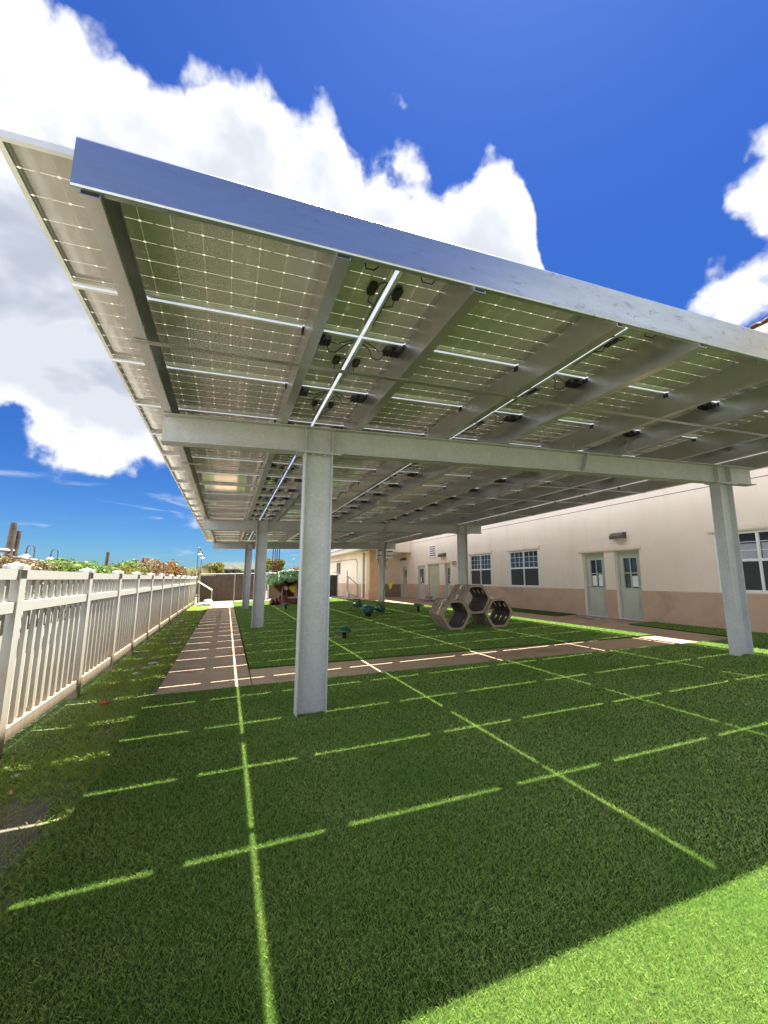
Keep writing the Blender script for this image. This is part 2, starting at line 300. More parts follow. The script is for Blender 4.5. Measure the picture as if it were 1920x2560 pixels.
# ------------------------------------------------------------------ mesh helpers
class MB:
    def __init__(s): s.v = []; s.f = []; s.mi = []
    def add(s, vs, fs, mi=0):
        k = len(s.v); s.v += [tuple(p) for p in vs]; s.f += [tuple(i+k for i in f) for f in fs]; s.mi += [mi]*len(fs); return s
    def box(s, x0, x1, y0, y1, z0, z1, zf=None, mi=0):
        P = [(x, y, z) for z in (z0, z1) for y in (y0, y1) for x in (x0, x1)]
        if zf: P = [(x, y, z+zf(x, y)) for x, y, z in P]
        return s.add(P, [(0, 2, 3, 1), (4, 5, 7, 6), (0, 1, 5, 4), (2, 6, 7, 3), (0, 4, 6, 2), (1, 3, 7, 5)], mi)
    def prism(s, prof, a, b, axis='y', zf=None, mi=0):     # profile (u,v) extruded from a to b along axis
        n = len(prof); P = []
        for q in (a, b):
            for u, v in prof:
                p = {'x': (q, u, v), 'y': (u, q, v), 'z': (u, v, q)}[axis]
                if zf: p = (p[0], p[1], p[2]+zf(p[0], p[1]))
                P.append(p)
        F = [(i, (i+1) % n, n+(i+1) % n, n+i) for i in range(n)]+[tuple(range(n))[::-1], tuple(range(n, 2*n))]
        return s.add(P, F, mi)
    def tube(s, pts, r, n=8, mi=0, caps=True):
        pts = [Vector(p) for p in pts]; rs = r if isinstance(r, (list, tuple)) else [r]*len(pts)
        ref = Vector((0, 0, 1)) if abs((pts[-1]-pts[0]).normalized().z) < .9 else Vector((1, 0, 0))
        P = []
        for i, p in enumerate(pts):
            d = (pts[min(i+1, len(pts)-1)]-pts[max(i-1, 0)]).normalized()
            a = d.cross(ref).normalized(); b = a.cross(d)
            for k in range(n):
                t = 2*math.pi*k/n; P.append(p+(a*math.cos(t)+b*math.sin(t))*rs[i])
        F = [(i*n+k, i*n+(k+1) % n, (i+1)*n+(k+1) % n, (i+1)*n+k) for i in range(len(pts)-1) for k in range(n)]
        if caps: F += [tuple(range(n)), tuple(range((len(pts)-1)*n, len(pts)*n))[::-1]]
        return s.add(P, F, mi)
    def lathe(s, prof, c=(0, 0, 0), n=24, mi=0, sy=1):
        P = [(c[0]+r*math.cos(2*math.pi*k/n), c[1]+sy*r*math.sin(2*math.pi*k/n), c[2]+z) for r, z in prof for k in range(n)]
        F = [(i*n+k, i*n+(k+1) % n, (i+1)*n+(k+1) % n, (i+1)*n+k) for i in range(len(prof)-1) for k in range(n)]
        F += [tuple(range(n))[::-1], tuple(range((len(prof)-1)*n, len(prof)*n))]
        return s.add(P, F, mi)
    def blobby(s, c, rad, seg=14, rings=9, amp=.12, fr=2., mi=0, seed=0):
        P = []; F = []
        for i in range(rings+1):
            th = math.pi*i/rings
            for k in range(seg):
                ph = 2*math.pi*k/seg; d = Vector((math.sin(th)*math.cos(ph), math.sin(th)*math.sin(ph), math.cos(th)))
                q = 1+amp*noise.noise(d*fr+Vector((seed*3.1, seed, 0)))
                P.append((c[0]+d.x*rad[0]*q, c[1]+d.y*rad[1]*q, c[2]+d.z*rad[2]*q))
        for i in range(rings):
            for k in range(seg): F.append((i*seg+k, (i+1)*seg+k, (i+1)*seg+(k+1) % seg, i*seg+(k+1) % seg))
        return s.add(P, F, mi)
    def leaves(s, c, rad, n, size, flat=.5, shell=.5):
        for _ in range(n):
            d = Vector((random.gauss(0, 1), random.gauss(0, 1), random.gauss(0, 1))).normalized()
            r = (shell+(1-shell)*random.random())*(.8+.35*noise.noise(d*2.3+Vector(c)))
            p = Vector((c[0]+d.x*rad[0]*r, c[1]+d.y*rad[1]*r, c[2]+d.z*rad[2]*r))
            a = Vector((random.gauss(0, 1), random.gauss(0, 1), random.gauss(0, 1)*flat)).normalized(); b = a.cross(Vector((random.gauss(0, 1), random.gauss(0, 1), random.gauss(0, 1))).normalized()).normalized()
            q = size*(.6+.8*random.random())
            s.add([p-a*q, p+b*q*.45, p+a*q, p-b*q*.45], [(0, 1, 2, 3)])
        return s
W0 = {}
def wloc(o):
    v = Vector((0, 0, 0))
    while o is not None: v = v+o.location; o = o.parent
    return v
def build(name, mb, m, parent=None, smooth=False, loc=None):
    """mesh object; vertices are given in world coordinates (roots unrotated)"""
    off = wloc(parent) if parent else Vector((0, 0, 0))
    me = bpy.data.meshes.new(name)
    l = Vector(loc) if loc is not None else Vector((0, 0, 0))
    me.from_pydata([(a-off.x-l.x, b-off.y-l.y, c-off.z-l.z) for a, b, c in mb.v], [], mb.f)
    ms = m if isinstance(m, (list, tuple)) else [m]
    for q in ms: me.materials.append(M[q] if isinstance(q, str) else q)
    for p, i in zip(me.polygons, mb.mi): p.material_index = i; p.use_smooth = smooth
    me.validate(); me.update()
    o = bpy.data.objects.new(name, me); COL.objects.link(o); o.parent = parent; o.location = l
    return o
def tag(o, label=None, cat=None, group=None, kind=None):
    if label: o['label'] = label
    if cat: o['category'] = cat
    if group: o['group'] = group
    if kind: o['kind'] = kind
    return o
def empty(name, loc, label=None, cat=None, group=None):
    o = bpy.data.objects.new(name, None); COL.objects.link(o); o.location = loc; o.empty_display_size = .2
    return tag(o, label, cat, group)
def copy_tree(o, loc=None, parent=None):
    c = o.copy(); COL.objects.link(c); c.parent = parent
    if loc is not None: c.location = loc
    for ch in list(o.children): copy_tree(ch, None, c)
    return c
def plate(outer, holes, th):
    """flat plate with holes as (verts, faces) in local XY, thickness along Z centred"""
    cu_ = bpy.data.curves.new('tmp', 'CURVE'); cu_.dimensions = '2D'; cu_.fill_mode = 'BOTH'; cu_.extrude = th/2
    for loop in [outer]+holes:
        sp = cu_.splines.new('POLY'); sp.points.add(len(loop)-1); sp.use_cyclic_u = True
        for p, q in zip(sp.points, loop): p.co = (q[0], q[1], 0, 1)
    ob = bpy.data.objects.new('tmp', cu_); me = bpy.data.meshes.new_from_object(ob)
    V = [tuple(v.co) for v in me.vertices]; F = [tuple(p.vertices) for p in me.polygons]
    bpy.data.objects.remove(ob); bpy.data.curves.remove(cu_); bpy.data.meshes.remove(me)
    return V, F
def rect(a, b, c, d): return [(a, c), (b, c), (b, d), (a, d)]
def add_plate(mb, outer, holes, th, f, mi=0):
    V, F = plate(outer, holes, th); mb.add([f(*v) for v in V], F, mi)

# ------------------------------------------------------------------ terrain: falls gently from the building to the fence
GT = .0368
def gz(x): return GT*max(-2.2, min(10.4, x))
def ground_sheet():
    xs = [-600, -60, -2.2]+[(-2.2+i*.63) for i in range(1, 20)]+[10.4, 60, 600]; ys = [-300, -20, 0, 10, 20, 30, 60, 600, 1200]
    V = [(x, y, gz(x)-.09-(0 if y < 40 else .3)) for y in ys for x in xs]; nx = len(xs)
    F = [(j*nx+i, j*nx+i+1, (j+1)*nx+i+1, (j+1)*nx+i) for j in range(len(ys)-1) for i in range(nx-1)]
    return MB().add(V, F)
tag(build('ground', ground_sheet(), 'asph'), kind='structure')
def slab(poly, top, th, nsub=1):
    """polygon slab following the terrain; poly counter-clockwise"""
    n = len(poly)
    V = [(x, y, gz(x)+top-th) for x, y in poly]+[(x, y, gz(x)+top) for x, y in poly]
    return MB().add(V, [tuple(range(n))[::-1], tuple(range(n, 2*n))]+[(i, (i+1) % n, n+(i+1) % n, n+i) for i in range(n)])
# concrete
CP_N = lambda x: 6.03-.068*(x-.4)      # near edge of the cross path
CP_F = lambda x: 7.16-.092*(x-.42)     # far edge
tag(build('path', slab([(-.76, 6.07), (.396, 6.03), (.408, 27.7), (-.77, 27.7)], 0, .10), 'conc'), kind='structure')
tag(build('cross_path', slab([(.408, CP_N(.4)-.04), (8.62, 5.40), (9.3, 5.36), (9.36, 7.92), (8.3, 6.40), (.42, CP_F(.42)+.04)], 0, .10), 'conc'), kind='structure')
tag(build('walkway', slab([(8.31, 6.41), (9.365, 7.925), (10.4, 7.95), (10.4, 25.8), (7.2, 28.2), (.42, 28.2), (.42, 27.58), (6.35, 26.6), (7.5, 21.3), (8.2, 17.0)], 0, .10), 'conc'), kind='structure')
jt = MB(); jt.add([(x, y+dy_, gz(x)+.0015) for x, y in [(-.76, 6.1), (-.4, 6.25), (.05, 6.5), (.38, 6.68)] for dy_ in (0, .012)], [(0, 2, 3, 1), (2, 4, 5, 3), (4, 6, 7, 5)])
for y in (9.9, 14.2, 18.5): jt.add([(-.75, y, gz(-.75)+.0015), (.39, y-.02, gz(.39)+.0015), (.39, y-.01, gz(.39)+.0015), (-.75, y+.01, gz(-.75)+.0015)], [(0, 1, 2, 3)])
tag(build('path_joints', jt, 'soil'), kind='structure')
# artificial turf
NEAR = [(-.80, -4), (10.18, -4), (10.18, 7.92), (9.36, 7.92), (9.2, 5.40), (8.62, 5.42), (4.5, CP_N(4.5)), (.4, CP_N(.4)), (-.80, 6.08)]
NORTH = [(.425, CP_F(.42)), (8.3, 6.44), (8.2, 17.0), (7.5, 21.3), (6.35, 26.6), (.425, 27.58)]
STRIP = [(9.35, 10.35), (10.18, 10.42), (10.18, 17.2), (9.35, 17.2)]
tag(build('near_turf', slab(NEAR, .02, .06), 'turfbase'), kind='structure')
tag(build('far_turf', slab(NORTH, .02, .06), 'turfbase'), kind='structure')
tag(build('side_turf', slab(STRIP, .02, .06), 'turfbase'), kind='structure')
# lawn strip by the fence, a little sunken and uneven
def lawn_z(x, y):
    t = (x+.78)/(-1.0)
    t = max(0, min(1, t))
    dip = -.07-.02*math.sin(math.pi*t)+.035*noise.noise(Vector((x*1.6, y*.7, 3)))*(1 if x < -.9 else .4)
    return gz(x)+dip
lx = [-2.1+i*(1.34/26) for i in range(27)]; ly = [-3+i*.12 for i in range(int(31/.12))]
lm = MB(); lm.add([(x, y, lawn_z(x, y)) for y in ly for x in lx], [(j*27+i, j*27+i+1, (j+1)*27+i+1, (j+1)*27+i) for j in range(len(ly)-1) for i in range(26)])
tag(build('lawn', lm, 'lawnbase', smooth=True), kind='structure')

# grass blades ------------------------------------------------------
def inpoly(P, X, Y):
    c = np.zeros(len(X), bool); n = len(P)
    for i in range(n):
        x1, y1 = P[i]; x2, y2 = P[i-1]
        if y1 == y2: continue
        k = ((y1 > Y) != (y2 > Y)) & (X < (x2-x1)*(Y-y1)/(y2-y1)+x1); c ^= k
    return c
def blades(name, m, X, Y, Z, h, wd, lean, lab):
    n = len(X); th = rng.uniform(0, 2*np.pi, n); la = rng.uniform(0, 2*np.pi, n)
    hh = h*rng.uniform(.65, 1.2, n); ll = lean*hh*rng.uniform(.2, 1.3, n); ww = wd*rng.uniform(.7, 1.3, n)
    V = np.empty((n, 4, 3), np.float32)
    cx, cy = np.cos(th)*ww/2, np.sin(th)*ww/2
    V[:, 0] = np.c_[X-cx, Y-cy, Z]; V[:, 1] = np.c_[X+cx, Y+cy, Z]
    V[:, 2] = np.c_[X+cx*.7+np.cos(la)*ll*.4, Y+cy*.7+np.sin(la)*ll*.4, Z+hh*.62]
    V[:, 3] = np.c_[X+np.cos(la)*ll, Y+np.sin(la)*ll, Z+hh]
    me = bpy.data.meshes.new(name); me.vertices.add(n*4); me.vertices.foreach_set('co', V.ravel())
    idx = np.arange(n)[:, None]*4+np.array([0, 1, 2, 0, 2, 3])
    me.loops.add(n*6); me.loops.foreach_set('vertex_index', idx.ravel().astype(np.int32))
    me.polygons.add(n*2); me.polygons.foreach_set('loop_start', np.arange(0, n*6, 3, dtype=np.int32)); me.polygons.foreach_set('loop_total', np.full(n*2, 3, np.int32))
    me.update(calc_edges=True); me.materials.append(M[m])
    o = bpy.data.objects.new(name, me); COL.objects.link(o); return tag(o, lab, 'grass', kind='stuff')
def sample(poly, x0, x1, y0, y1, dens0, d0, pw, dmax, keep=None):
    out = []
    for a, b in [(0, 1.6), (1.6, 2.6), (2.6, 4), (4, 6), (6, 9), (9, 14), (14, 30)]:
        if a >= dmax: break
        dm = dens0*min(1, (d0/max(a, .01))**pw)
        n = int((x1-x0)*(y1-y0)*dm); X = rng.uniform(x0, x1, n); Y = rng.uniform(y0, y1, n)
        d = np.hypot(X, Y); ang = np.degrees(np.arctan2(X, Y))-20
        k = (d >= a) & (d < min(b, dmax)) & (np.abs(ang) < 58) & (rng.uniform(0, 1, n) < np.minimum(1, (d0/np.maximum(d, .01))**pw)*dens0/dm)
        X, Y = X[k], Y[k]
        if poly: q = inpoly(poly, X, Y); X, Y = X[q], Y[q]
        out.append((X, Y))
    return np.concatenate([o[0] for o in out]), np.concatenate([o[1] for o in out])
gzn = lambda X: GT*np.clip(X, -2.2, 10.4)
X, Y = sample(NEAR, -.8, 10.2, .2, 8, 45000, 1.8, 1.45, 13)
X2, Y2 = sample(NORTH, .42, 8.4, 6.3, 27, 45000, 1.8, 1.45, 27)
X3, Y3 = sample(STRIP, 9.3, 10.2, 10, 14, 30000, 2.0, 1.6, 14)
X = np.r_[X, X2, X3]; Y = np.r_[Y, Y2, Y3]
dd = np.hypot(X, Y)
blades('artificial_grass', 'turfblade', X, Y, gzn(X)+.018, .018, .0020*np.maximum(1, (dd/1.8)**.72), .9, 'short bright green artificial grass pile covering the playground')
X, Y = sample(None, -1.77, -.81, 1.0, 27.6, 16000, 2.6, 1.4, 28)
k = np.array([noise.noise(Vector((float(a)*2.2, float(b)*1.3, 5)))+.35*noise.noise(Vector((float(a)*9, float(b)*9, 1))) for a, b in zip(X, Y)])
k = k+np.where(X < -1.6, -.12, .0)+np.where((Y > 2.7) & (Y < 4.1) & (X > -1.4), -.25, 0)
q = rng.uniform(0, 1, len(k)) < np.clip((k+.40)/.38, .14, 1); X, Y = X[q], Y[q]; dd = np.hypot(X, Y)
Z = np.array([lawn_z(float(a), float(b)) for a, b in zip(X, Y)])
blades('lawn_grass', 'grassblade', X, Y, Z-.003, .040, .0034*np.maximum(1, (dd/3)**.8), 1.1, 'patchy natural lawn grass along the foot of the white fence')

# ------------------------------------------------------------------ solar canopy
H0, TX = 3.3577, .0296
XL, Y0, PX, PY = -1.079, 2.005, 1.98, 1.012
NR = 21
plane = lambda x, y=0: H0+TX*x
canopy = empty('solar_canopy', (XL, Y0, 0), 'galvanised steel canopy on six I-beam columns, roofed with bifacial solar panels', 'canopy')
GY = [4.55, 12.65, 20.75]
# columns
def i_column(x0, x1, yc, zb, zt, hw=.08, tf=.012, tw=.009):
    b = MB(); b.box(x0, x0+tf, yc-hw, yc+hw, zb, zt); b.box(x1-tf, x1, yc-hw, yc+hw, zb, zt); b.box(x0+tf, x1-tf, yc-tw/2, yc+tw/2, zb, zt); return b
for gi, gy in enumerate(GY):
    for x0, dyc in ((.725, 0), (7.35, -.14 if gi == 0 else -.06)):
        zt = plane(x0+.15)-.59
        c = build('column', i_column(x0, x0+.31, gy+dyc, gz(x0)-.05, zt-.012), 'steel', canopy)
        pb = MB(); pb.box(x0-.09, x0+.40, gy+dyc-.10, gy+dyc+.10, zt-.012, zt+.010)
        build('cap_plate', pb, 'steel', c)
        for bx in (x0+.09, x0+.22):
            for by in (-.06, .06): build('bolt', MB().lathe([(.014, 0), (.014, .018)], (bx, gy+dyc+by, zt-.032), 6), 'steel', c)
        if x0 > 5 and gi == 0: pass
# girders (very slightly out of square, as the column bases are)
def shear(mb, k):
    mb.v = [(x, y-k*(x-.88), z) for x, y, z in mb.v]; return mb
for gy in GY:
    kk = .0212 if gy < 5 else .009
    x0, x1 = -.70, 8.27; g = MB(); sl = lambda x, y: TX*x
    zt, zb = H0-.292, H0-.585
    g.box(x0, x1, gy-.08, gy+.08, zt-.012, zt, sl); g.box(x0, x1, gy-.08, gy+.08, zb, zb+.012, sl); g.box(x0, x1, gy-.0045, gy+.0045, zb+.012, zt-.012, sl)
    go = build('girder', shear(g, kk), 'steel', canopy)
    for sx in (.725, 1.025, 7.35, 7.65):
        for a, b_ in ((-.078, -.006), (.006, .078)): s = MB(); s.box(sx, sx+.01, gy+a, gy+b_, zb+.013, zt-.013, sl); build('stiffener', shear(s, kk), 'steel', go)
    s = MB(); s.add([(4.60, gy-.010, plane(4.6)-.576), (4.615, gy-.010, plane(4.6)-.576), (4.705, gy-.010, plane(4.7)-.306), (4.69, gy-.010, plane(4.7)-.306), (4.60, gy-.078, plane(4.6)-.576), (4.615, gy-.078, plane(4.6)-.576), (4.705, gy-.078, plane(4.7)-.306), (4.69, gy-.078, plane(4.7)-.306)], [(0, 1, 2, 3), (4, 7, 6, 5), (0, 4, 5, 1), (2, 6, 7, 3), (1, 5, 6, 2), (0, 3, 7, 4)])
    build('splice_plate', shear(s, kk), 'steel', go)
# purlins: C sections, web on the left, flanges to the right
PUR = [-.66, .48, 1.32, 2.46, 3.30, 4.44, 5.28, 6.42, 7.26, 8.44]
t_ = .004
for a in PUR:
    xa = a-.04; zt = plane(a)-.046; zb = plane(a)-.288; wf = .078
    prof = [(xa, zb), (xa+wf, zb), (xa+wf, zb+.018), (xa+wf-t_, zb+.018), (xa+wf-t_, zb+t_), (xa+t_, zb+t_), (xa+t_, zt-t_), (xa+wf-t_, zt-t_), (xa+wf-t_, zt-.018), (xa+wf, zt-.018), (xa+wf, zt), (xa, zt)]
    pm_ = MB().prism(prof[::-1], Y0-.066, Y0+NR*PY+.066, 'y')
    for j in range(1, NR):
        y = Y0+j*PY; pm_.box(xa-.012, xa, y-.022, y-.006, zt-.05, zt-.002, None, 1); pm_.box(xa-.012, xa, y+.006, y+.022, zt-.05, zt-.002, None, 1)
    build('purlin', pm_, ['purlin', 'blackp'], canopy)
# front and rear edge channels
for (ya, yb, dr, nm) in ((Y0-.075, Y0+.016, 1, 'edge_channel'), (Y0+NR*PY-.016, Y0+NR*PY+.075, -1, 'edge_channel')):
    e = MB(); x0, x1 = -.735, 8.62; zt, zb = H0-.012, H0-.262; sl = lambda x, y: TX*x
    yw = ya if dr > 0 else yb-.006
    pr = [(0, zb+.012), (.004, zb+.003), (.012, zb), (.030, zb), (.030, zb+.006), (.013, zb+.006), (.006, zb+.013), (.006, zt-.013), (.013, zt-.006), (.088, zt-.006), (.088, zt), (.012, zt), (.004, zt-.003), (0, zt-.012)]
    if dr > 0: P_ = [(ya+u, v) for u, v in pr]
    else: P_ = [(yb-u, v) for u, v in pr][::-1]
    e.prism(P_[::-1], x0, x1, 'x', sl)
    build(nm, e, 'channel', canopy)
# flat brace straps under the purlins
for y in (3.14, 6.5, 7.9, 10.1, 14.2, 16.0, 18.1, 22.1):
    xe = 8.5
    b = MB(); b.box(-.72, xe, y-.025, y+.025, H0-.296, H0-.291, lambda x, y: TX*x)
    build('brace_strap', b, 'purlin', canopy)

# solar panels
TIL = -math.atan(TX)
PWD = .984
def make_panel(L, nx, left, right, mname):
    p = MB(); p.add([(.012, .012, -.004), (L-.012, .012, -.004), (L-.012, PWD-.012, -.004), (.012, PWD-.012, -.004)], [(0, 1, 2, 3)])
    me = build('solar_panel', p, mname)
    f = MB()
    f.box(0, L, 0, .012, -.035, 0); f.box(0, L, PWD-.012, PWD, -.035, 0); f.box(0, .012, .012, PWD-.012, -.035, 0); f.box(L-.012, L, .012, PWD-.012, -.035, 0)
    f.box(.012, L-.012, .012, .024, -.035, -.033); f.box(.012, L-.012, PWD-.024, PWD-.012, -.035, -.033); f.box(.012, .026, .024, PWD-.024, -.035, -.033); f.box(L-.026, L-.012, .024, PWD-.024, -.035, -.033)
    fr = build('frame', f, 'alu', me)
    for side, on in ((0, left), (1, right)):
        if not on: continue
        s = (lambda x: x) if side == 0 else (lambda x: L-x)
        jb = MB(); a, b_ = sorted((s(.05), s(.105)))
        prof = [(a, .39), (a+.012, .375), (b_-.012, .375), (b_, .39), (b_, .48), (b_-.012, .495), (a+.012, .495), (a, .48)]
        jb.prism(prof, -.030, -.006, 'z'); build('junction_box', jb, 'blackp', me)
        x = s(.078)
        cb = MB(); xi = s(.018)
        cb.tube([(x, .38, -.02), (x+(xi-x)*.1, .33, -.06), (x+(xi-x)*.5, .28, -.075), (xi, .30, -.06), (xi, .40, -.045), (xi, .62, -.045), (xi, .80, -.05)], .0045, 6)
        cb.tube([(x, .49, -.02), (x, .53, -.05), (xi, .56, -.05)], .0045, 6)
        build('cable', cb, 'blackp', me)
        mi = MB(); xc = s(.29)
        mi.prism([(xc-.075, .035), (xc-.055, .022), (xc+.055, .022), (xc+.075, .035), (xc+.075, .105), (xc+.055, .12), (xc-.055, .12), (xc-.075, .105)], -.085, -.048, 'z')
        for q in range(5): mi.box(xc-.06+q*.028, xc-.054+q*.028, .03, .112, -.097, -.085)
        mi.box(xc-.02, xc+.02, -.005, .03, -.062, -.045)
        build('microinverter', mi, 'blackp', me)
        cc = MB(); d = 1 if side == 0 else -1
        cc.tube([(xc-d*.07, .07, -.07), (xc-d*.13, .05, -.09), (xc-d*.19, .03, -.07), (s(.02), .01, -.05)], .0045, 6)
        cc.tube([(xc-d*.05, .10, -.07), (xc-d*.08, .17, -.10), (xc-d*.14, .19, -.085), (xc-d*.2, .10, -.06), (s(.02), .05, -.05)], .0045, 6)
        build('lead_cable', cc, 'blackp', me)
    return me
MM = module_mat(1.952, 12); MS = module_mat(1.52, 9)
protos = [make_panel(1.952, 12, False, True, MM), make_panel(1.952, 12, True, True, MM), make_panel(1.52, 9, True, False, MS)]
rest = []
for j in range(NR):
    for i in range(5):
        pr = protos[0 if i == 0 else (2 if i == 4 else 1)]
        if j == NR-1: rest.append((i, j)); continue
        x = XL+i*PX+.014; loc = (x-XL, j*PY+.014, plane(x))
        c = copy_tree(pr, loc, canopy); c.rotation_euler = (0, TIL, 0)
rb = MB()
for i, j in rest:
    L = 1.52 if i == 4 else 1.952; x = XL+i*PX+.014; y = Y0+j*PY+.014
    rb.box(x, x+L, y, y+PWD, -.035, 0, lambda x, y: H0+TX*x)
tag(build('last_panel_row', rb, 'alu', canopy), kind='stuff')
for p in protos:
    for ch in list(p.children): bpy.data.objects.remove(ch)
    bpy.data.objects.remove(p)

# ------------------------------------------------------------------ white vinyl fence
PY_ = [-.4, 1.3, 2.85, 4.78, 6.86, 8.6, 10.24, 12.04, 14.0, 16.28, 18.7, 21.05, 23.6, 26.25, 28.35]
fx = -1.80; fg = gz(-1.8)
fence = empty('white_fence', (fx, 2.85, fg), 'long white vinyl picket fence with stained lower boards and capped square posts', 'fence')
for i, y in enumerate(PY_):
    p = MB(); p.box(fx-.062, fx+.062, y-.062, y+.062, fg-.12, 1.51)
    po = build('fence_post', p, 'vinyl', fence)
    c = MB(); a = .078
    c.box(fx-a, fx+a, y-a, y+a, 1.475, 1.515)
    c.add([(fx-a, y-a, 1.5155), (fx+a, y-a, 1.5155), (fx+a, y+a, 1.5155), (fx-a, y+a, 1.5155), (fx, y, 1.545)], [(0, 1, 4), (1, 2, 4), (2, 3, 4), (3, 0, 4)])
    build('post_cap', c, 'vinyl', po)
    if i == len(PY_)-1: break
    ya, yb = y+.063, PY_[i+1]-.063
    for z0, z1 in ((1.39, 1.48), (1.10, 1.19), (-.03, .085)):
        b = MB(); b.box(fx-.022, fx+.045, ya, yb, z0, z1); build('rail', b, 'vinyl', fence)
    pk = MB(); n = max(6, round((yb-ya)/.19)); st = (yb-ya)/n
    for k in range(n):
        y0 = ya+k*st
        for z0, z1 in ((1.191, 1.389), (.086, 1.099)):
            pk.box(fx-.012, fx+.006, y0+.05, y0+.15*st/.19, z0, z1)
            pk.box(fx-.004, fx+.034, y0+.003, y0+.026, z0, z1)
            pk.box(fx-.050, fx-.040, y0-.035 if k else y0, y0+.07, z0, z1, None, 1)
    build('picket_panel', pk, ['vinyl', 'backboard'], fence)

# ------------------------------------------------------------------ school building
WX = 10.2; GB = gz(10.2)
bld = empty('school_building', (WX, 12, GB), 'beige stucco building with brown lower band, sage doors, white windows, porch and clay tile roof', 'building')
doors = [(9.26, 10.06, 2.235), (8.14, 8.92, 2.235), (18.30, 18.87, 2.22), (19.44, 20.76, 2.22), (21.10, 22.02, 2.22), (23.62, 24.30, 2.22)]
wins = [(3.82, 6.27, 1.19, 2.46), (12.03, 13.66, 1.19, 2.49), (14.88, 16.48, 1.19, 2.50)]
hol = [rect(a, b, GB-.03, t) for a, b, t in doors]+[rect(a, b, c, d) for a, b, c, d in wins]
wb = MB(); add_plate(wb, rect(-8, 24.62, GB-.3, 6.42), hol, .30, lambda u, v, w_: (WX+.15+w_, u, v))
wall = build('wall', wb, 'stucco', bld)
cut = [(a-.0, b+.0) for a, b, t in doors]
wz = MB(); ys = [-8]+[q for ab in sorted(cut) for q in ab]+[24.4]
for a, b in zip(ys[::2], ys[1::2]):
    if b-a > .02: wz.prism([(WX-.022, GB-.25), (WX-.001, GB-.25), (WX-.001, 1.165), (WX-.008, 1.165), (WX-.022, 1.15)][::-1], a, b, 'y')
build('base_band', wz, 'wains', bld)
rv = MB(); rv.box(WX-.004, WX-.001, -8, 22.9, 3.540, 3.556); build('reveal_joint', rv, 'lampm', bld)
bk = MB(); bk.box(WX+.31, WX+.9, -7.9, 24.5, GB-.2, 6.3); build('interior', bk, 'dark_in', bld)
def lintel(a, b, z0=2.245, z1=2.375, p=.05):
    l = MB(); l.prism([(WX-p+.012, z0), (WX-.001, z0), (WX-.001, z1), (WX-p, z1), (WX-p, z0+.03)][::-1], a, b, 'y'); return build('lintel', l, 'stucco', bld)
lintel(8.08, 10.18); lintel(18.26, 20.94); lintel(23.55, 24.38)
lintel(3.7, 6.37, 2.475, 2.60, .045); lintel(11.93, 13.76, 2.505, 2.63, .045); lintel(14.78, 16.58, 2.515, 2.64, .045)
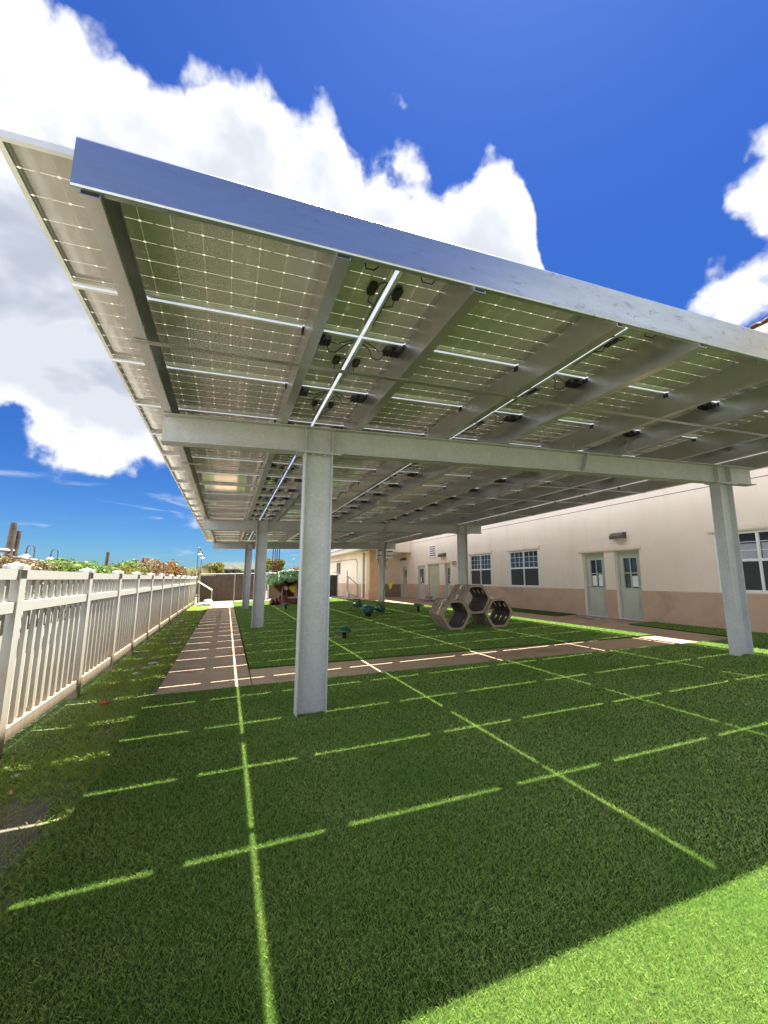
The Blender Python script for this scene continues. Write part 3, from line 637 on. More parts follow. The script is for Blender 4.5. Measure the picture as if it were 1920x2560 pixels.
def door(a, b, top, inset=.10, lites=((.16, .84),), zg=(1.24, 2.03), handle=1, papers=(), dbl=False, mats='door'):
    x0 = WX+inset; z0 = gz(10.2)+.03
    fr = MB(); fr.box(x0-.03, x0+.06, a, a+.05, z0-.03, top); fr.box(x0-.03, x0+.06, b-.05, b, z0-.03, top); fr.box(x0-.03, x0+.06, a+.05, b-.05, top-.05, top)
    d = MB(); A, B, T = a+.055, b-.055, top-.055
    xx = lambda u, v, w_: (x0+.02+w_, u, v)
    gl = [(A+(B-A)*p, A+(B-A)*q) for p, q in lites] if not dbl else []
    add_plate(d, rect(A, B, z0, T), [rect(p, q, zg[0], zg[1]) for p, q in gl], .044, xx)
    if dbl:
        mid = (A+B)/2; d.box(x0-.005, x0-.003, mid-.004, mid+.004, z0, T)
        for s in (A, mid):
            w2 = (B-A)/2
            for c0, c1 in ((.14, .46), (.54, .86)):
                for q0, q1 in ((.06, .38), (.44, .78), (.84, .95)):
                    ya, yb, za, zb = s+w2*c0, s+w2*c1, z0+(T-z0)*q0, z0+(T-z0)*q1
                    d.box(x0-.008, x0-.002, ya, yb, za, zb); d.box(x0-.013, x0-.008, ya+.03, yb-.03, za+.03, zb-.03)
    else:
        for q0, q1 in ((.12, .40),):
            ya, yb, za, zb = A+.11, B-.11, z0+(T-z0)*q0, z0+(T-z0)*q1
            d.box(x0-.008, x0-.0021, ya, yb, za, zb); d.box(x0-.015, x0-.008, ya+.035, yb-.035, za+.035, zb-.035)
        for p, q in gl:
            th = .022
            d.box(x0-.022, x0-.0022, p-th, q+th, zg[1], zg[1]+th); d.box(x0-.022, x0-.0022, p-th, q+th, zg[0]-th, zg[0]); d.box(x0-.022, x0-.0022, p-th, p, zg[0], zg[1]); d.box(x0-.022, x0-.0022, q, q+th, zg[0], zg[1])
            my, mz = (p+q)/2, (zg[0]+zg[1])/2
            d.box(x0-.018, x0+.01, my-.012, my+.012, zg[0], zg[1]); d.box(x0-.018, x0+.01, p, my-.012, mz-.012, mz+.012); d.box(x0-.018, x0+.01, my+.012, q, mz-.012, mz+.012)
    do = build('door', d, mats, bld)
    build('door_frame', fr, mats, do)
    th_ = MB(); th_.box(x0-.06, x0+.05, a+.01, b-.01, z0-.03, z0-.005); build('threshold', th_, 'alu', do)
    if gl:
        g = MB()
        for p, q in gl: g.box(x0+.02, x0+.026, p-.01, q+.01, zg[0]-.01, zg[1]+.01)
        build('window_pane', g, 'pane', do)
        for (u0, u1, v0, v1) in papers:
            p, q = gl[0]; s = MB(); s.box(x0+.0175, x0+.0185, p+(q-p)*u0, p+(q-p)*u1, zg[0]+(zg[1]-zg[0])*v0, zg[0]+(zg[1]-zg[0])*v1); build('paper_notice', s, 'paper', do)
    hy = b-.10 if handle > 0 else a+.10
    if dbl: hy = (A+B)/2-.05
    h = MB(); h.lathe([(.022, 0), (.022, .02)], (0, 0, 0), 12)
    hh = MB(); hh.add([(x0-.003-z, hy+x, 1.27+y) for x, y, z in h.v], h.f); hh.tube([(x0-.02, hy, 1.27), (x0-.05, hy, 1.27), (x0-.052, hy-.09*(1 if handle > 0 else -1), 1.27)], .009, 8)
    build('handle', hh, 'alu', do)
    return do
door(9.26, 10.06, 2.235, .12, ((.20, .80),), (1.23, 2.02), 1, ((.58, .96, .04, .42), (.06, .42, .03, .46)))
door(8.14, 8.92, 2.235, .12, ((.18, .80),), (1.22, 2.03), -1, ((.08, .50, .04, .40),))
door(18.30, 18.87, 2.22, .10, ((.2, .8),), (1.24, 2.0), 1, ((.1, .4, .1, .4),))
door(19.44, 20.76, 2.22, .08, dbl=True, mats=simple('pale_olive_door_paint', (.46, .47, .33), .5, 0, .04))
door(21.10, 22.02, 2.22, .02, ((.2, .8),), (1.24, 2.0), 1, ((.55, .9, .06, .42),))
door(23.62, 24.30, 2.22, .08, ((.2, .8),), (1.24, 2.0), 1, ((.1, .42, .06, .44), (.6, .9, .06, .44)))
def window(a, b, z0, z1, cols, nx, ny, zm):
    f = MB(); x0, x1 = WX+.012, WX+.075; t = .045
    f.box(x0, x1, a, b, z1-t, z1); f.box(x0, x1, a, b, z0, z0+t); f.box(x0, x1, a, a+t, z0+t, z1-t); f.box(x0, x1, b-t, b, z0+t, z1-t)
    cw = (b-a)/cols
    for k in range(1, cols): f.box(x0+.002, x1, a+k*cw-t*.55, a+k*cw+t*.55, z0+t, z1-t)
    for k in range(cols):
        p = a+k*cw+t*.55 if k else a+t; q = a+(k+1)*cw-t*.55 if k < cols-1 else b-t
        f.box(x0+.004, x1, p, q, zm-.028, zm+.028)
        for i in range(1, nx): f.box(x0+.03, x1-.01, p+(q-p)*i/nx-.006, p+(q-p)*i/nx+.006, zm+.028, z1-t)
        for i in range(1, ny): f.box(x0+.032, x1-.012, p, q, zm+.028+(z1-t-zm-.028)*i/ny-.006, zm+.028+(z1-t-zm-.028)*i/ny+.006)
    fo = build('window', f, 'white', bld)
    g = MB(); g.box(x0+.040, x0+.046, a+.01, b-.01, zm, z1-.01); build('upper_pane', g, 'pane', fo)
    s = MB(); s.box(x0+.022, x0+.028, a+.02, b-.02, z0+.02, zm); build('insect_screen', s, 'screen', fo)
window(3.82, 6.27, 1.19, 2.46, 3, 1, 3, 1.855)
window(12.03, 13.66, 1.19, 2.49, 2, 3, 3, 1.86)
window(14.88, 16.48, 1.19, 2.50, 2, 3, 3, 1.86)
def wall_lamp(y0, y1, z0, z1):
    l = MB(); pr = []
    for k in range(9):
        t = math.pi/2*k/8; pr.append((WX-.03-.17*math.sin(t), z0+.04+(z1-z0-.04)*math.cos(t)))
    pr += [(WX-.20, z0), (WX-.001, z0), (WX-.001, z1)]
    l.prism(pr, y0, y1, 'y'); lo = build('wall_lamp', l, 'lampm', bld)
    g = MB(); g.box(WX-.18, WX-.03, y0+.03, y1-.03, z0-.012, z0-.001); build('lamp_lens', g, 'lampglass', lo)
wall_lamp(8.47, 8.86, 2.56, 2.74); wall_lamp(18.70, 19.22, 2.56, 2.75); wall_lamp(23.72, 24.22, 2.58, 2.75)
ve = MB(); ve.box(WX-.02, WX-.001, 19.80, 20.54, 2.55, 3.20); vo_ = build('wall_vent', ve, 'stucco', bld)
for i in range(5):
    s = MB(); z = 2.62+i*.112; s.add([(WX-.022, 19.87, z), (WX-.05, 19.87, z-.0), (WX-.05, 20.47, z), (WX-.022, 20.47, z), (WX-.022, 19.87, z+.055), (WX-.022, 20.47, z+.055)], [(0, 1, 2, 3), (1, 4, 5, 2), (0, 4, 1), (3, 2, 5), (0, 3, 5, 4)])
    build('louver', s, 'white', vo_)
    d = MB(); d.box(WX-.0215, WX-.0202, 19.87, 20.47, z+.056, z+.108); build('slot', d, 'dark_in', vo_)
be = MB(); be.box(WX-.10, WX-.001, 17.7, 17.92, 2.12, 2.30); be.prism([(WX-.16, 2.16), (WX-.10, 2.12), (WX-.10, 2.30), (WX-.14, 2.30)][::-1], 17.72, 17.9, 'y'); build('alarm_horn', be, simple('tan_plastic', (.45, .33, .20), .5), bld)
ob = MB(); ob.box(WX-.045, WX-.023, 22.75, 22.9, .78, .95); build('outlet_box', ob, 'wains', bld)
# eave and tile roof of the main block
ea = MB(); ea.box(9.60, WX-.001, -8, 24.6, 6.24, 6.40); build('eave', ea, 'cream', bld)
def tiles(mb, x0, z0, x1, z1, ya, yb, pitch=.22, amp=.045, rows=12):
    ny = int((yb-ya)/pitch*6); V = []; F = []
    for r in range(rows+1):
        for s in (0, 1):
            t = (r+ (0 if s else 0))/rows; x = x0+(x1-x0)*t; z = z0+(z1-z0)*t+(0 if s == 0 else .03)
            for k in range(ny+1):
                y = ya+(yb-ya)*k/ny; V.append((x, y, z+amp*abs(math.sin(math.pi*(y-ya)/pitch))))
    m_ = ny+1
    for r in range(rows*2+1):
        for k in range(ny): F.append((r*m_+k, r*m_+k+1, (r+1)*m_+k+1, (r+1)*m_+k))
    mb.add(V, F); return mb
build('tile_roof', tiles(MB(), 9.52, 6.405, 13.5, 8.2, -8, 24.6), 'tilem', bld)
# porch, pillar, wing
pf = MB(); pf.box(8.28, WX-.001, 22.95, 23.25, 3.01, 4.3); pf.box(7.55, 8.28, 22.95, 23.25, 3.08, 3.6); build('porch_fascia', pf, 'stucco', bld)
so = MB(); so.box(7.6, WX-.002, 23.251, 24.6, 3.02, 3.06); build('porch_ceiling', so, 'stucco', bld)
bw = MB(); bw.box(7.95, WX-.001, 24.6, 24.9, GB-.3, 3.0); build('porch_wall', bw, 'stucco', bld)
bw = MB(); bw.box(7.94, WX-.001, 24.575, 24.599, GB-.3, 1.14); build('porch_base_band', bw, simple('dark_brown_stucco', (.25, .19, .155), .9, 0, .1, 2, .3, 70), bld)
pl = MB(); cx, cy_, gp = 7.99, 23.55, gz(8)
def sq(mb, hw0, z0, hw1, z1):
    mb.add([(cx-hw0, cy_-hw0, z0), (cx+hw0, cy_-hw0, z0), (cx+hw0, cy_+hw0, z0), (cx-hw0, cy_+hw0, z0), (cx-hw1, cy_-hw1, z1), (cx+hw1, cy_-hw1, z1), (cx+hw1, cy_+hw1, z1), (cx-hw1, cy_+hw1, z1)], [(3, 2, 1, 0), (4, 5, 6, 7), (0, 1, 5, 4), (1, 2, 6, 5), (2, 3, 7, 6), (3, 0, 4, 7)])
for q in ((.36, gp-.05, .36, .60), (.36, .601, .29, .86), (.285, .861, .28, 2.72), (.31, 2.721, .31, 2.80), (.29, 2.801, .35, 2.90), (.37, 2.901, .37, 3.07)): sq(pl, *q)
build('pillar', pl, 'peach', bld)
wg = MB(); add_plate(wg, rect(25.4, 34.5, -.1, 3.12), [rect(30.7, 31.9, 1.75, 2.72)], .2, lambda u, v, w_: (7.98+w_, u, v)); wg.box(7.88, 8.4, 25.2, 25.4, -.1, 3.1); build('wing_wall', wg, 'stucco', bld)
wbnd = MB(); wbnd.box(7.862, 7.879, 25.42, 34.5, -.1, 1.14); wbnd.box(7.9, 8.38, 25.18, 25.199, -.1, 1.14); build('wing_base_band', wbnd, 'wains', bld)
ww = MB(); ww.box(7.92, 7.95, 30.7, 31.9, 1.75, 2.72); wo_ = build('wing_window', ww, 'pane', bld)
wf_ = MB(); add_plate(wf_, rect(30.66, 31.94, 1.71, 2.76), [rect(30.78, 31.27, 1.83, 2.64), rect(31.33, 31.82, 1.83, 2.64)], .04, lambda u, v, w_: (7.90+w_, u, v)); build('window_frame', wf_, 'cream', wo_)
wt = MB(); wt.box(7.80, 7.879, 30.5, 32.1, 2.80, 2.92); build('window_hood', wt, 'stucco', bld)
we = MB(); we.box(7.15, 8.1, 22.94, 35.2, 3.12, 3.34); build('wing_eave', we, 'cream', bld)
build('wing_tile_roof', tiles(MB(), 7.08, 3.345, 11.0, 4.9, 22.9, 35.3), 'tilem', bld)
cd = MB(); cd.tube([(7.85, 26.3, .4), (7.85, 26.3, 2.5), (7.85, 26.45, 2.68), (7.85, 26.9, 2.74), (7.85, 34.4, 2.76)], .022, 8); build('wall_conduit', cd, 'pipe', bld)
cd = MB(); cd.tube([(8.45, 24.56, .3), (8.45, 24.56, .62)], .04, 8); cd.box(8.37, 8.57, 24.48, 24.57, .62, .80); build('hose_bib_box', cd, 'pipe', bld)

# ------------------------------------------------------------------ rear mesh fence with dark wind screen
rf = empty('screen_fence', (2.9, 28.3, gz(2.9)), 'dark brown wind screen on a chain link fence across the far end of the yard', 'fence')
for x0, x1, mm in ((-1.50, .44, 'a'), (.50, 2.30, 'a'), (2.55, 4.7, 'a'), (4.76, 7.05, 'b')):
    s = MB(); n = 24; V = []
    for k in range(n+1):
        x = x0+(x1-x0)*k/n
        for z in (gz(x)+.06, 1.60+gz(x)*.4+.012*math.sin(k*1.9)): V.append((x, 28.27+.012*math.sin(k*1.3+z*2), z))
    s.add(V+[(a, b+.006, c) for a, b, c in V], [(2*k, 2*k+2, 2*k+3, 2*k+1) for k in range(n)]+[(2*n+2+2*k, 2*n+3+2*k, 2*n+5+2*k, 2*n+4+2*k) for k in range(n)])
    build('wind_screen', s, simple('brown_screen_fabric_'+mm+str(x0), (.085, .062, .05) if mm == 'a' else (.03, .03, .032), .85, 0, .12, 5, .3, 50), rf)
for x in (-1.55, .47, 2.36, 2.50, 4.73, 7.10):
    p = MB(); p.tube([(x, 28.32, gz(x)-.1), (x, 28.32, 1.74+gz(x)*.35)], .03 if x < 2 or x > 3 else .04, 10); build('fence_post', p, 'pipe', rf)
for z in (1.68, .08):
    p = MB(); p.tube([(-1.55, 28.34, z), (7.10, 28.34, z+.22)], .024, 8); build('fence_rail', p, 'pipe', rf)
# hand rail at the end of the path
hr = empty('hand_rail', (-1.2, 27.5, gz(-1.2)), 'sloping pale pipe hand rail between a tall pole and a short green post', 'railing')
p = MB(); p.tube([(-1.55, 27.5, gz(-1.5)-.1), (-1.60, 27.5, 2.12)], .028, 10); build('tall_post', p, 'bpost', hr)
p = MB(); p.tube([(-.79, 27.5, gz(-.8)-.1), (-.80, 27.5, .75)], .03, 10); build('short_post', p, 'gpipe', hr)
p = MB(); p.tube([(-1.60, 27.45, 1.24), (-.78, 27.45, .73)], .042, 10); build('rail_pipe', p, 'white', hr)
hr2 = empty('gate_railing', (7.3, 26.1, gz(7.3)), 'grey steel stair railing by the wing wall beside the black screen', 'railing')
for nm, pts, rr in (('post', [(7.13, 26, .2), (7.13, 26, 1.98)], .032), ('post', [(7.22, 26.1, .2), (7.22, 26.1, 1.62)], .02), ('top_rail', [(7.15, 26, 1.62), (7.80, 26, 1.08)], .028), ('post', [(7.80, 26, 1.10), (7.78, 26, .30)], .035), ('low_rail', [(7.35, 26, .48), (7.78, 26, .33)], .03)):
    p = MB(); p.tube(pts, rr, 8); build(nm, p, 'pipe', hr2)
bq = MB(); bq.lathe([(.10, 0), (.12, .03), (.12, .26), (.09, .32), (.05, .35), (.05, .38)], (7.12, 25.7, gz(7.1)), 14)
tag(build('plastic_jug', bq, 'bag', smooth=True), 'white plastic jug standing at the foot of the stair railing', 'jug')

# ------------------------------------------------------------------ sacks
def sack(c, rad, rot, m, seed, name, lab, cat, grp=None):
    b = MB(); t = MB().blobby((0, 0, 0), rad, 20, 12, .25, 1.6, seed=seed)
    cc, ss = math.cos(rot), math.sin(rot)
    for v in t.v:
        x, y, z = v; x = x*(1+.12*(abs(y)/rad[1])**3); b.v.append((c[0]+x*cc-y*ss, c[1]+x*ss+y*cc, c[2]+max(-rad[2]*.8, z)))
    b.f = t.f; b.mi = t.mi
    return tag(build(name, b, m, smooth=True), lab, cat, grp)
g_ = 'white sacks heaped below the hand rail'
sack((-.92, 26.5, gz(-1)+.17), (.24, .18, .11), .3, 'bag', 1, 'white_sack', 'plump white sack on top of the small heap beside the short rail post', 'sack', g_)
sack((-1.02, 26.4, gz(-1)+.04), (.32, .2, .09), -.2, 'bag', 2, 'white_sack', 'flat white sack lying underneath the plump one by the short rail post', 'sack', g_)
sack((-1.32, 26.35, gz(-1.3)+.02), (.18, .15, .07), .5, 'bag', 3, 'white_sack', 'small white sack at the fence side end of the heap', 'sack', g_)
g_ = 'grey sandbags outside the double door'
sack((9.62, 19.55, gz(9.6)+.07), (.20, .42, .075), .1, 'sack', 4, 'sandbag', 'grey sandbag lying flat at the foot of the pale double door', 'sandbag', g_)
sack((9.66, 19.6, gz(9.6)+.19), (.17, .34, .065), -.15, 'sack', 5, 'sandbag', 'grey sandbag stacked on another before the pale double door', 'sandbag', g_)
sack((9.62, 17.9, gz(9.6)+.08), (.20, .40, .085), .2, 'sack', 6, 'sandbag', 'grey sandbag by the wall just above the left climbing tube', 'sandbag', g_)
mt = MB(); mt.blobby((9.78, 9.55, gz(9.8)+.012), (.15, .42, .03), 16, 8, .5, 3)
tag(build('crumpled_mat', mt, 'sack', smooth=True), 'crumpled grey mat on the walkway before the left sage door', 'mat')

# ------------------------------------------------------------------ hexagonal climbing tubes
xd = Vector((.990, -.139, 0)).normalized(); ad = Vector((.139, .990, 0)).normalized()
HW, HE, HF, HL = .385, .18, .35, .98           # half width, half flat edge, half height, length
def hexv(s=1.0): return [(-HW*s, 0), (-HE*s, -HF*s), (HE*s, -HF*s), (HW*s, 0), (HE*s, HF*s), (-HE*s, HF*s)]
def round_loop(P, r, n=4):
    out = []
    for i in range(len(P)):
        a, b, c = Vector(P[i-1]), Vector(P[i]), Vector(P[(i+1) % len(P)])
        u = (a-b).normalized(); v = (c-b).normalized()
        for k in range(n+1):
            t = k/n; out.append(tuple((b+u*r*(1-t)).lerp(b+v*r*t, .5)*1 if False else (b+u*r)*(1-t)**2+b*2*t*(1-t)+(b+v*r)*t*t))
    return out
def make_tube(cx_, cy2, cz, lab):
    gr = Vector((cx_, cy2, gz(cx_)+.02)); tilt = GT*.9
    e = empty('hexagonal_climbing_tube', gr, lab, 'climbing tube', 'stacked hexagonal climbing tubes')
    def tr(u, v, d):   # u across, v up, d along the axis
        p = gr+xd*u+ad*d; return (p.x, p.y, gr.z+cz+v+(xd.x*u+ad.x*d)*tilt)
    for d0, nm in ((0, 'front_ring'), (HL-.035, 'rear_ring')):
        b = MB(); add_plate(b, round_loop(hexv(1), .02), [round_loop(hexv(.85), .085)], .035, lambda u, v, w_: tr(u, v, d0+.0175+w_)); build(nm, b, 'tan', e)
    hv = hexv(.985)
    for i in range(6):
        a, b_ = Vector(hv[i]), Vector(hv[(i+1) % 6]); L = (b_-a).length; dirv = (b_-a)/L; nrm = Vector((dirv.y, -dirv.x))
        holes = []
        for k in range(3):
            c = .20+k*.26
            holes.append(round_loop([(L*.5-.085, c), (L*.5-.04, c-.045), (L*.5+.04, c-.045), (L*.5+.085, c), (L*.5+.04, c+.045), (L*.5-.04, c+.045)], .015, 2))
        if i == 1: holes = []
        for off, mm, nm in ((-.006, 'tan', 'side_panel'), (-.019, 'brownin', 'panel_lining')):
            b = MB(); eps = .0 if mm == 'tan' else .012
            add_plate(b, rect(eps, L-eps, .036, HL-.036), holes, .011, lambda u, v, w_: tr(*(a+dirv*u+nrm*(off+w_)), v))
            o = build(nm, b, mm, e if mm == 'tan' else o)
cA = Vector((5.30, 9.25)); cB = cA+1.135*Vector((xd.x, xd.y)); cC = (cA+cB)/2+.05*Vector((ad.x, ad.y))
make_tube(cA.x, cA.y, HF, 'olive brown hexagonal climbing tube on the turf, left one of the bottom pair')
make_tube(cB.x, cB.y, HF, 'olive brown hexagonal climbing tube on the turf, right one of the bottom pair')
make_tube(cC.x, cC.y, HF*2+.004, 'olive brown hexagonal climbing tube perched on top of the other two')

# ------------------------------------------------------------------ mushroom stools
def mushroom(x, y, r, h, lab):
    g = gz(x)+.02; e = empty('mushroom_stool', (x, y, g), lab, 'stool', 'green mushroom stools on the turf')
    b = MB().lathe([(.045, -.04), (.045, h-.07), (.06, h-.05)], (x, y, g), 16); build('stem', b, 'blackp', e, True)
    c = MB().lathe([(.05, h-.065), (r*.7, h-.075), (r*.97, h-.07), (r, h-.055), (r*.94, h-.035), (r*.72, h+.0), (r*.42, h+.028), (.02, h+.04)], (x, y, g), 28); build('cap', c, 'playg', e, True)
mushroom(2.53, 9.39, .175, .215, 'dark green mushroom stool nearest the camera, just right of the front steel column')
mushroom(2.46, 18.95, .20, .25, 'dark green mushroom stool in front of the tree playhouse')
mushroom(6.62, 14.31, .215, .27, 'dark green mushroom stool left of the stacked climbing tubes')

# ------------------------------------------------------------------ spring see-saw
sx, sy = 4.53, 13.78; sg = gz(sx)+.02
ss_ = empty('spring_seesaw', (sx, sy, sg), 'dark green spring see-saw with a round centre table, side arms, seats and loop handles', 'see-saw')
b = MB().lathe([(.10, 0), (.11, .12), (.12, .13)], (sx, sy, sg), 20); build('spring_base', b, 'blackp', ss_, True)
b = MB().lathe([(.15, .11), (.18, .14), (.185, .30), (.17, .31)], (sx, sy, sg), 24); build('pedestal', b, 'playg', ss_, True)
b = MB().lathe([(.17, .235), (.29, .25), (.30, .265), (.27, .30), (.14, .365), (.02, .375)], (sx, sy, sg), 28); build('centre_cap', b, 'playg', ss_, True)
for (ex, ey, ez, k) in ((4.44, 14.85, .50, 0), (5.22, 14.55, .34, 1)):
    b = MB().tube([(sx, sy, sg+.22), (sx+(ex-sx)*.6, sy+(ey-sy)*.6, sg+.24), (ex, ey, ez-.05)], [.05, .045, .04], 10); build('arm', b, 'playg', ss_, True)
    b = MB().blobby((ex, ey, ez), (.19, .17, .055), 18, 10, .05); build('seat', b, 'playg', ss_, True)
    b = MB().blobby((ex+.02, ey-.16, ez+.04), (.13, .05, .12), 16, 10, .05); b.blobby((ex-.12, ey-.10, ez+.03), (.08, .07, .07), 12, 8, .1); build('foot_guard', b, 'playg', ss_, True)
    b = MB().tube([(ex-.10, ey+.02, ez+.04), (ex-.12, ey, ez+.16), (ex-.10, ey, ez+.20), (ex+.12, ey, ez+.20), (ex+.14, ey, ez+.17), (ex+.10, ey+.02, ez+.04)], .014, 8); build('loop_handle', b, 'blackp', ss_, True)
    b = MB().tube([(ex-.2, ey-.1, ez-.06), (ex-.26, ey-.1, ez-.17), (ex-.2, ey-.08, ez-.20), (ex, ey-.05, ez-.17)], .012, 8); build('foot_rest', b, 'blackp', ss_, True)

# ------------------------------------------------------------------ talk flower by the third right column
def flower(x, y, g, h, lean, lab):
    e = empty('talk_flower', (x, y, g), lab, 'talk tube')
    b = MB().tube([(x, y, g-.03), (x, y, g+h*.55), (x-.01+lean*.05, y, g+h*.80), (x+lean*.10, y, g+h*.95), (x+lean*.2, y, g+h)], .022, 10); build('stem', b, 'tvgreen', e, True)
    t = MB().lathe([(.025, 0), (.04, .05), (.07, .11), (.13, .17), (.165, .19), (.155, .20), (.06, .10), (.02, .02)], (0, 0, 0), 20)
    t.v = [(a*1.25, b_*1.25, c) for a, b_, c in t.v]
    f = MB(); A = Vector((1.0*lean, -.75, -.35)).to_track_quat('Z', 'Y').to_matrix()
    f.add([tuple(Vector((x+lean*.17, y, g+h-.01))+A @ Vector((v[0]*(1+.12*math.sin(5*math.atan2(v[1], v[0]))), v[1]*(1+.12*math.sin(5*math.atan2(v[1], v[0]))), v[2]*1.25))) for v in t.v], t.f)
    build('horn', f, 'yellow', e, True)
    l = MB(); l.add([(x+lean*.1, y-.05, g+h), (x+lean*.2, y-.06, g+h-.06), (x+lean*.24, y-.05, g+h-.20), (x+lean*.14, y-.05, g+h-.10)], [(0, 1, 2, 3)]); l.v += [(a, b_+.01, c) for a, b_, c in l.v]; l.f += [(7, 6, 5, 4)]; l.mi += [0]; build('leaf', l, 'playg', e)
flower(7.44, 20.2, gz(7.44), .93, 1, 'yellow flower talk horn on a curved green stem before the far right steel column')

# ------------------------------------------------------------------ inverters hung on the far right column
def inverter(x0, x1, y, z0, z1, lab, cabs):
    e = empty('power_inverter', ((x0+x1)/2, y, z0), lab, 'inverter', 'white inverters on the far right column')
    b = MB(); b.box(x0, x1, y-.09, y+.09, z0, z1); build('case', b, 'inverter', e)
    for z in (z0+(z1-z0)*.33, z1-.05):
        s = MB(); s.box(x0+.03, x1-.01, y-.098, y-.091, z-.012, z+.03); build('vent_slot', s, 'dark_in', e)
    for p in cabs: c = MB().tube(p, .016, 8); build('cable', c, 'blackp', e, True)
inverter(7.24, 7.50, 20.75, 2.48, 2.95, 'white inverter hanging on the left flank of the far right steel column', [[(7.33, 20.75, 2.48), (7.34, 20.75, 2.25), (7.40, 20.75, 2.08), (7.50, 20.75, 2.0), (7.66, 20.75, 1.99)], [(7.40, 20.74, 2.48), (7.41, 20.74, 2.33), (7.50, 20.72, 2.2), (7.62, 20.72, 2.16)], [(7.46, 20.74, 2.48), (7.48, 20.74, 2.36), (7.56, 20.72, 2.28)]])
inverter(7.78, 8.16, 20.9, 2.50, 2.92, 'white inverter hanging on the right flank of the far right steel column', [[(7.9, 20.85, 2.5), (7.86, 20.85, 2.44), (7.74, 20.8, 2.40)], [(7.72, 20.62, 3.35), (7.68, 20.6, 3.1), (7.66, 20.6, 2.6), (7.68, 20.6, 2.2), (7.73, 20.6, 1.95)], [(7.5, 20.6, 3.3), (7.52, 20.6, 3.42), (7.62, 20.6, 3.44), (7.68, 20.6, 3.3), (7.67, 20.6, 3.0)]])

# ------------------------------------------------------------------ tree playhouse
th = empty('tree_playhouse', (3.4, 22.7, gz(3.4)+.02), 'moulded plastic tree playhouse with green leafy canopy and red-brown trunk at the far end', 'playhouse')
g0 = gz(3.4)+.02; YH = 22.6
b = MB(); b.blobby((3.6, YH+.5, g0+.10), (1.25, .75, .26), 30, 10, .08); build('base', b, 'brown', th, True)
for k, (x, z, r) in enumerate(((2.24, .12, .13), (2.42, .16, .15), (2.60, .20, .18))):
    b = MB(); b.blobby((x, YH, g0+z-.02), (r, .3, z+.06), 16, 10, .12, seed=k); build('root_step', b, 'brown', th, True)
def trunk(pts, rad, n=18, lob=.12, sd=0):
    m_ = MB().tube(pts, rad, n, caps=True)
    c0 = [Vector(p) for p in pts]
    for i, v in enumerate(m_.v):
        q = c0[i//n]; d = Vector(v)-q; k = 1+lob*math.sin((i % n)*2*math.pi/n*5+i//n*.5+sd); m_.v[i] = tuple(q+d*k)
    return m_
b = trunk([(2.82, YH-.15, g0), (2.80, YH-.15, g0+.18), (2.79, YH-.12, g0+.42), (2.80, YH-.1, g0+.72), (2.83, YH, g0+1.0)], [.28, .20, .15, .15, .2]); build('little_trunk', b, 'brown', th, True)
b = trunk([(2.88, YH+.05, g0+.45), (2.6, YH+.02, g0+.78), (2.40, YH, g0+1.05), (2.25, YH, g0+1.25)], [.10, .17, .27, .33], sd=1); build('branch', b, 'brown', th, True)
b = trunk([(3.2, YH+.75, g0), (3.2, YH+.75, g0+.5), (3.15, YH+.65, g0+.95), (3.1, YH+.4, g0+1.3)], [.30, .26, .42, .62], sd=2); build('main_trunk', b, 'brown', th, True)
b = trunk([(3.75, YH-.1, g0), (3.70, YH-.1, g0+.5), (3.68, YH-.05, g0+.9), (3.7, YH+.2, g0+1.3)], [.26, .18, .22, .45], sd=3); build('right_trunk', b, 'brown', th, True)
b = MB(); b.box(2.74, 2.86, YH-.32, YH-.26, g0+.44, g0+.68); b.prism([(2.71, g0+.68), (2.89, g0+.68), (2.86, g0+.74), (2.80, g0+.77), (2.74, g0+.74)], YH-.34, YH-.26, 'y'); build('toy_door', b, 'dark_in', th)
b = MB(); ring = [(2.87+.085*math.cos(t*math.pi/10), YH-.34, g0+.80+.085*math.sin(t*math.pi/10)) for t in range(21)]; b.tube(ring, .014, 6); b.tube([(2.79, YH-.34, g0+.80), (2.95, YH-.34, g0+.80)], .012, 6); b.tube([(2.87, YH-.34, g0+.72), (2.87, YH-.34, g0+.88)], .012, 6); b.box(2.80, 2.94, YH-.32, YH-.25, g0+.72, g0+.87); build('round_window', b, 'cream', th)
b = MB(); b.box(3.0, 3.6, YH-.28, YH+.3, g0+.30, g0+.345); build('counter', b, 'cream', th)
b = MB(); b.box(2.95, 3.62, YH-.30, YH-.2, g0+.03, g0+.299); build('counter_front', b, 'brown', th)
def canopy_lump(c, rad, sd):
    e = MB().blobby(c, rad, 36, 18, .18, 1.8, seed=sd)
    # overlapping drooping leaves moulded in relief
    for k in range(150):
        a = random.uniform(0, 2*math.pi); u = random.uniform(-.25, 1); s = math.sqrt(1-max(-.2, u)**2)
        p = Vector((c[0]+rad[0]*s*math.cos(a), c[1]+rad[1]*s*math.sin(a), c[2]+rad[2]*u)); nn = Vector((s*math.cos(a)/rad[0], s*math.sin(a)/rad[1], u/rad[2])).normalized()
        dn = (Vector((0, 0, -1))-nn*nn.dot(Vector((0, 0, -1)))).normalized() if abs(nn.z) < .98 else Vector((1, 0, 0)); sd_ = nn.cross(dn); q = random.uniform(.09, .15)
        p = p*1.0+nn*.012
        e.add([p-dn*q*.6, p+sd_*q*.38+nn*.01, p+dn*q+nn*.035, p-sd_*q*.38+nn*.01, p+nn*.04], [(0, 1, 4), (1, 2, 4), (2, 3, 4), (3, 0, 4)])
    build('leaf_canopy', e, 'playleaf', th)
canopy_lump((2.36, YH, g0+1.18), (.44, .5, .27), 1); canopy_lump((3.05, YH, g0+1.36), (.56, .6, .27), 2); canopy_lump((3.75, YH+.1, g0+1.38), (.6, .6, .30), 3); canopy_lump((4.4, YH+.2, g0+1.2), (.45, .5, .25), 4)
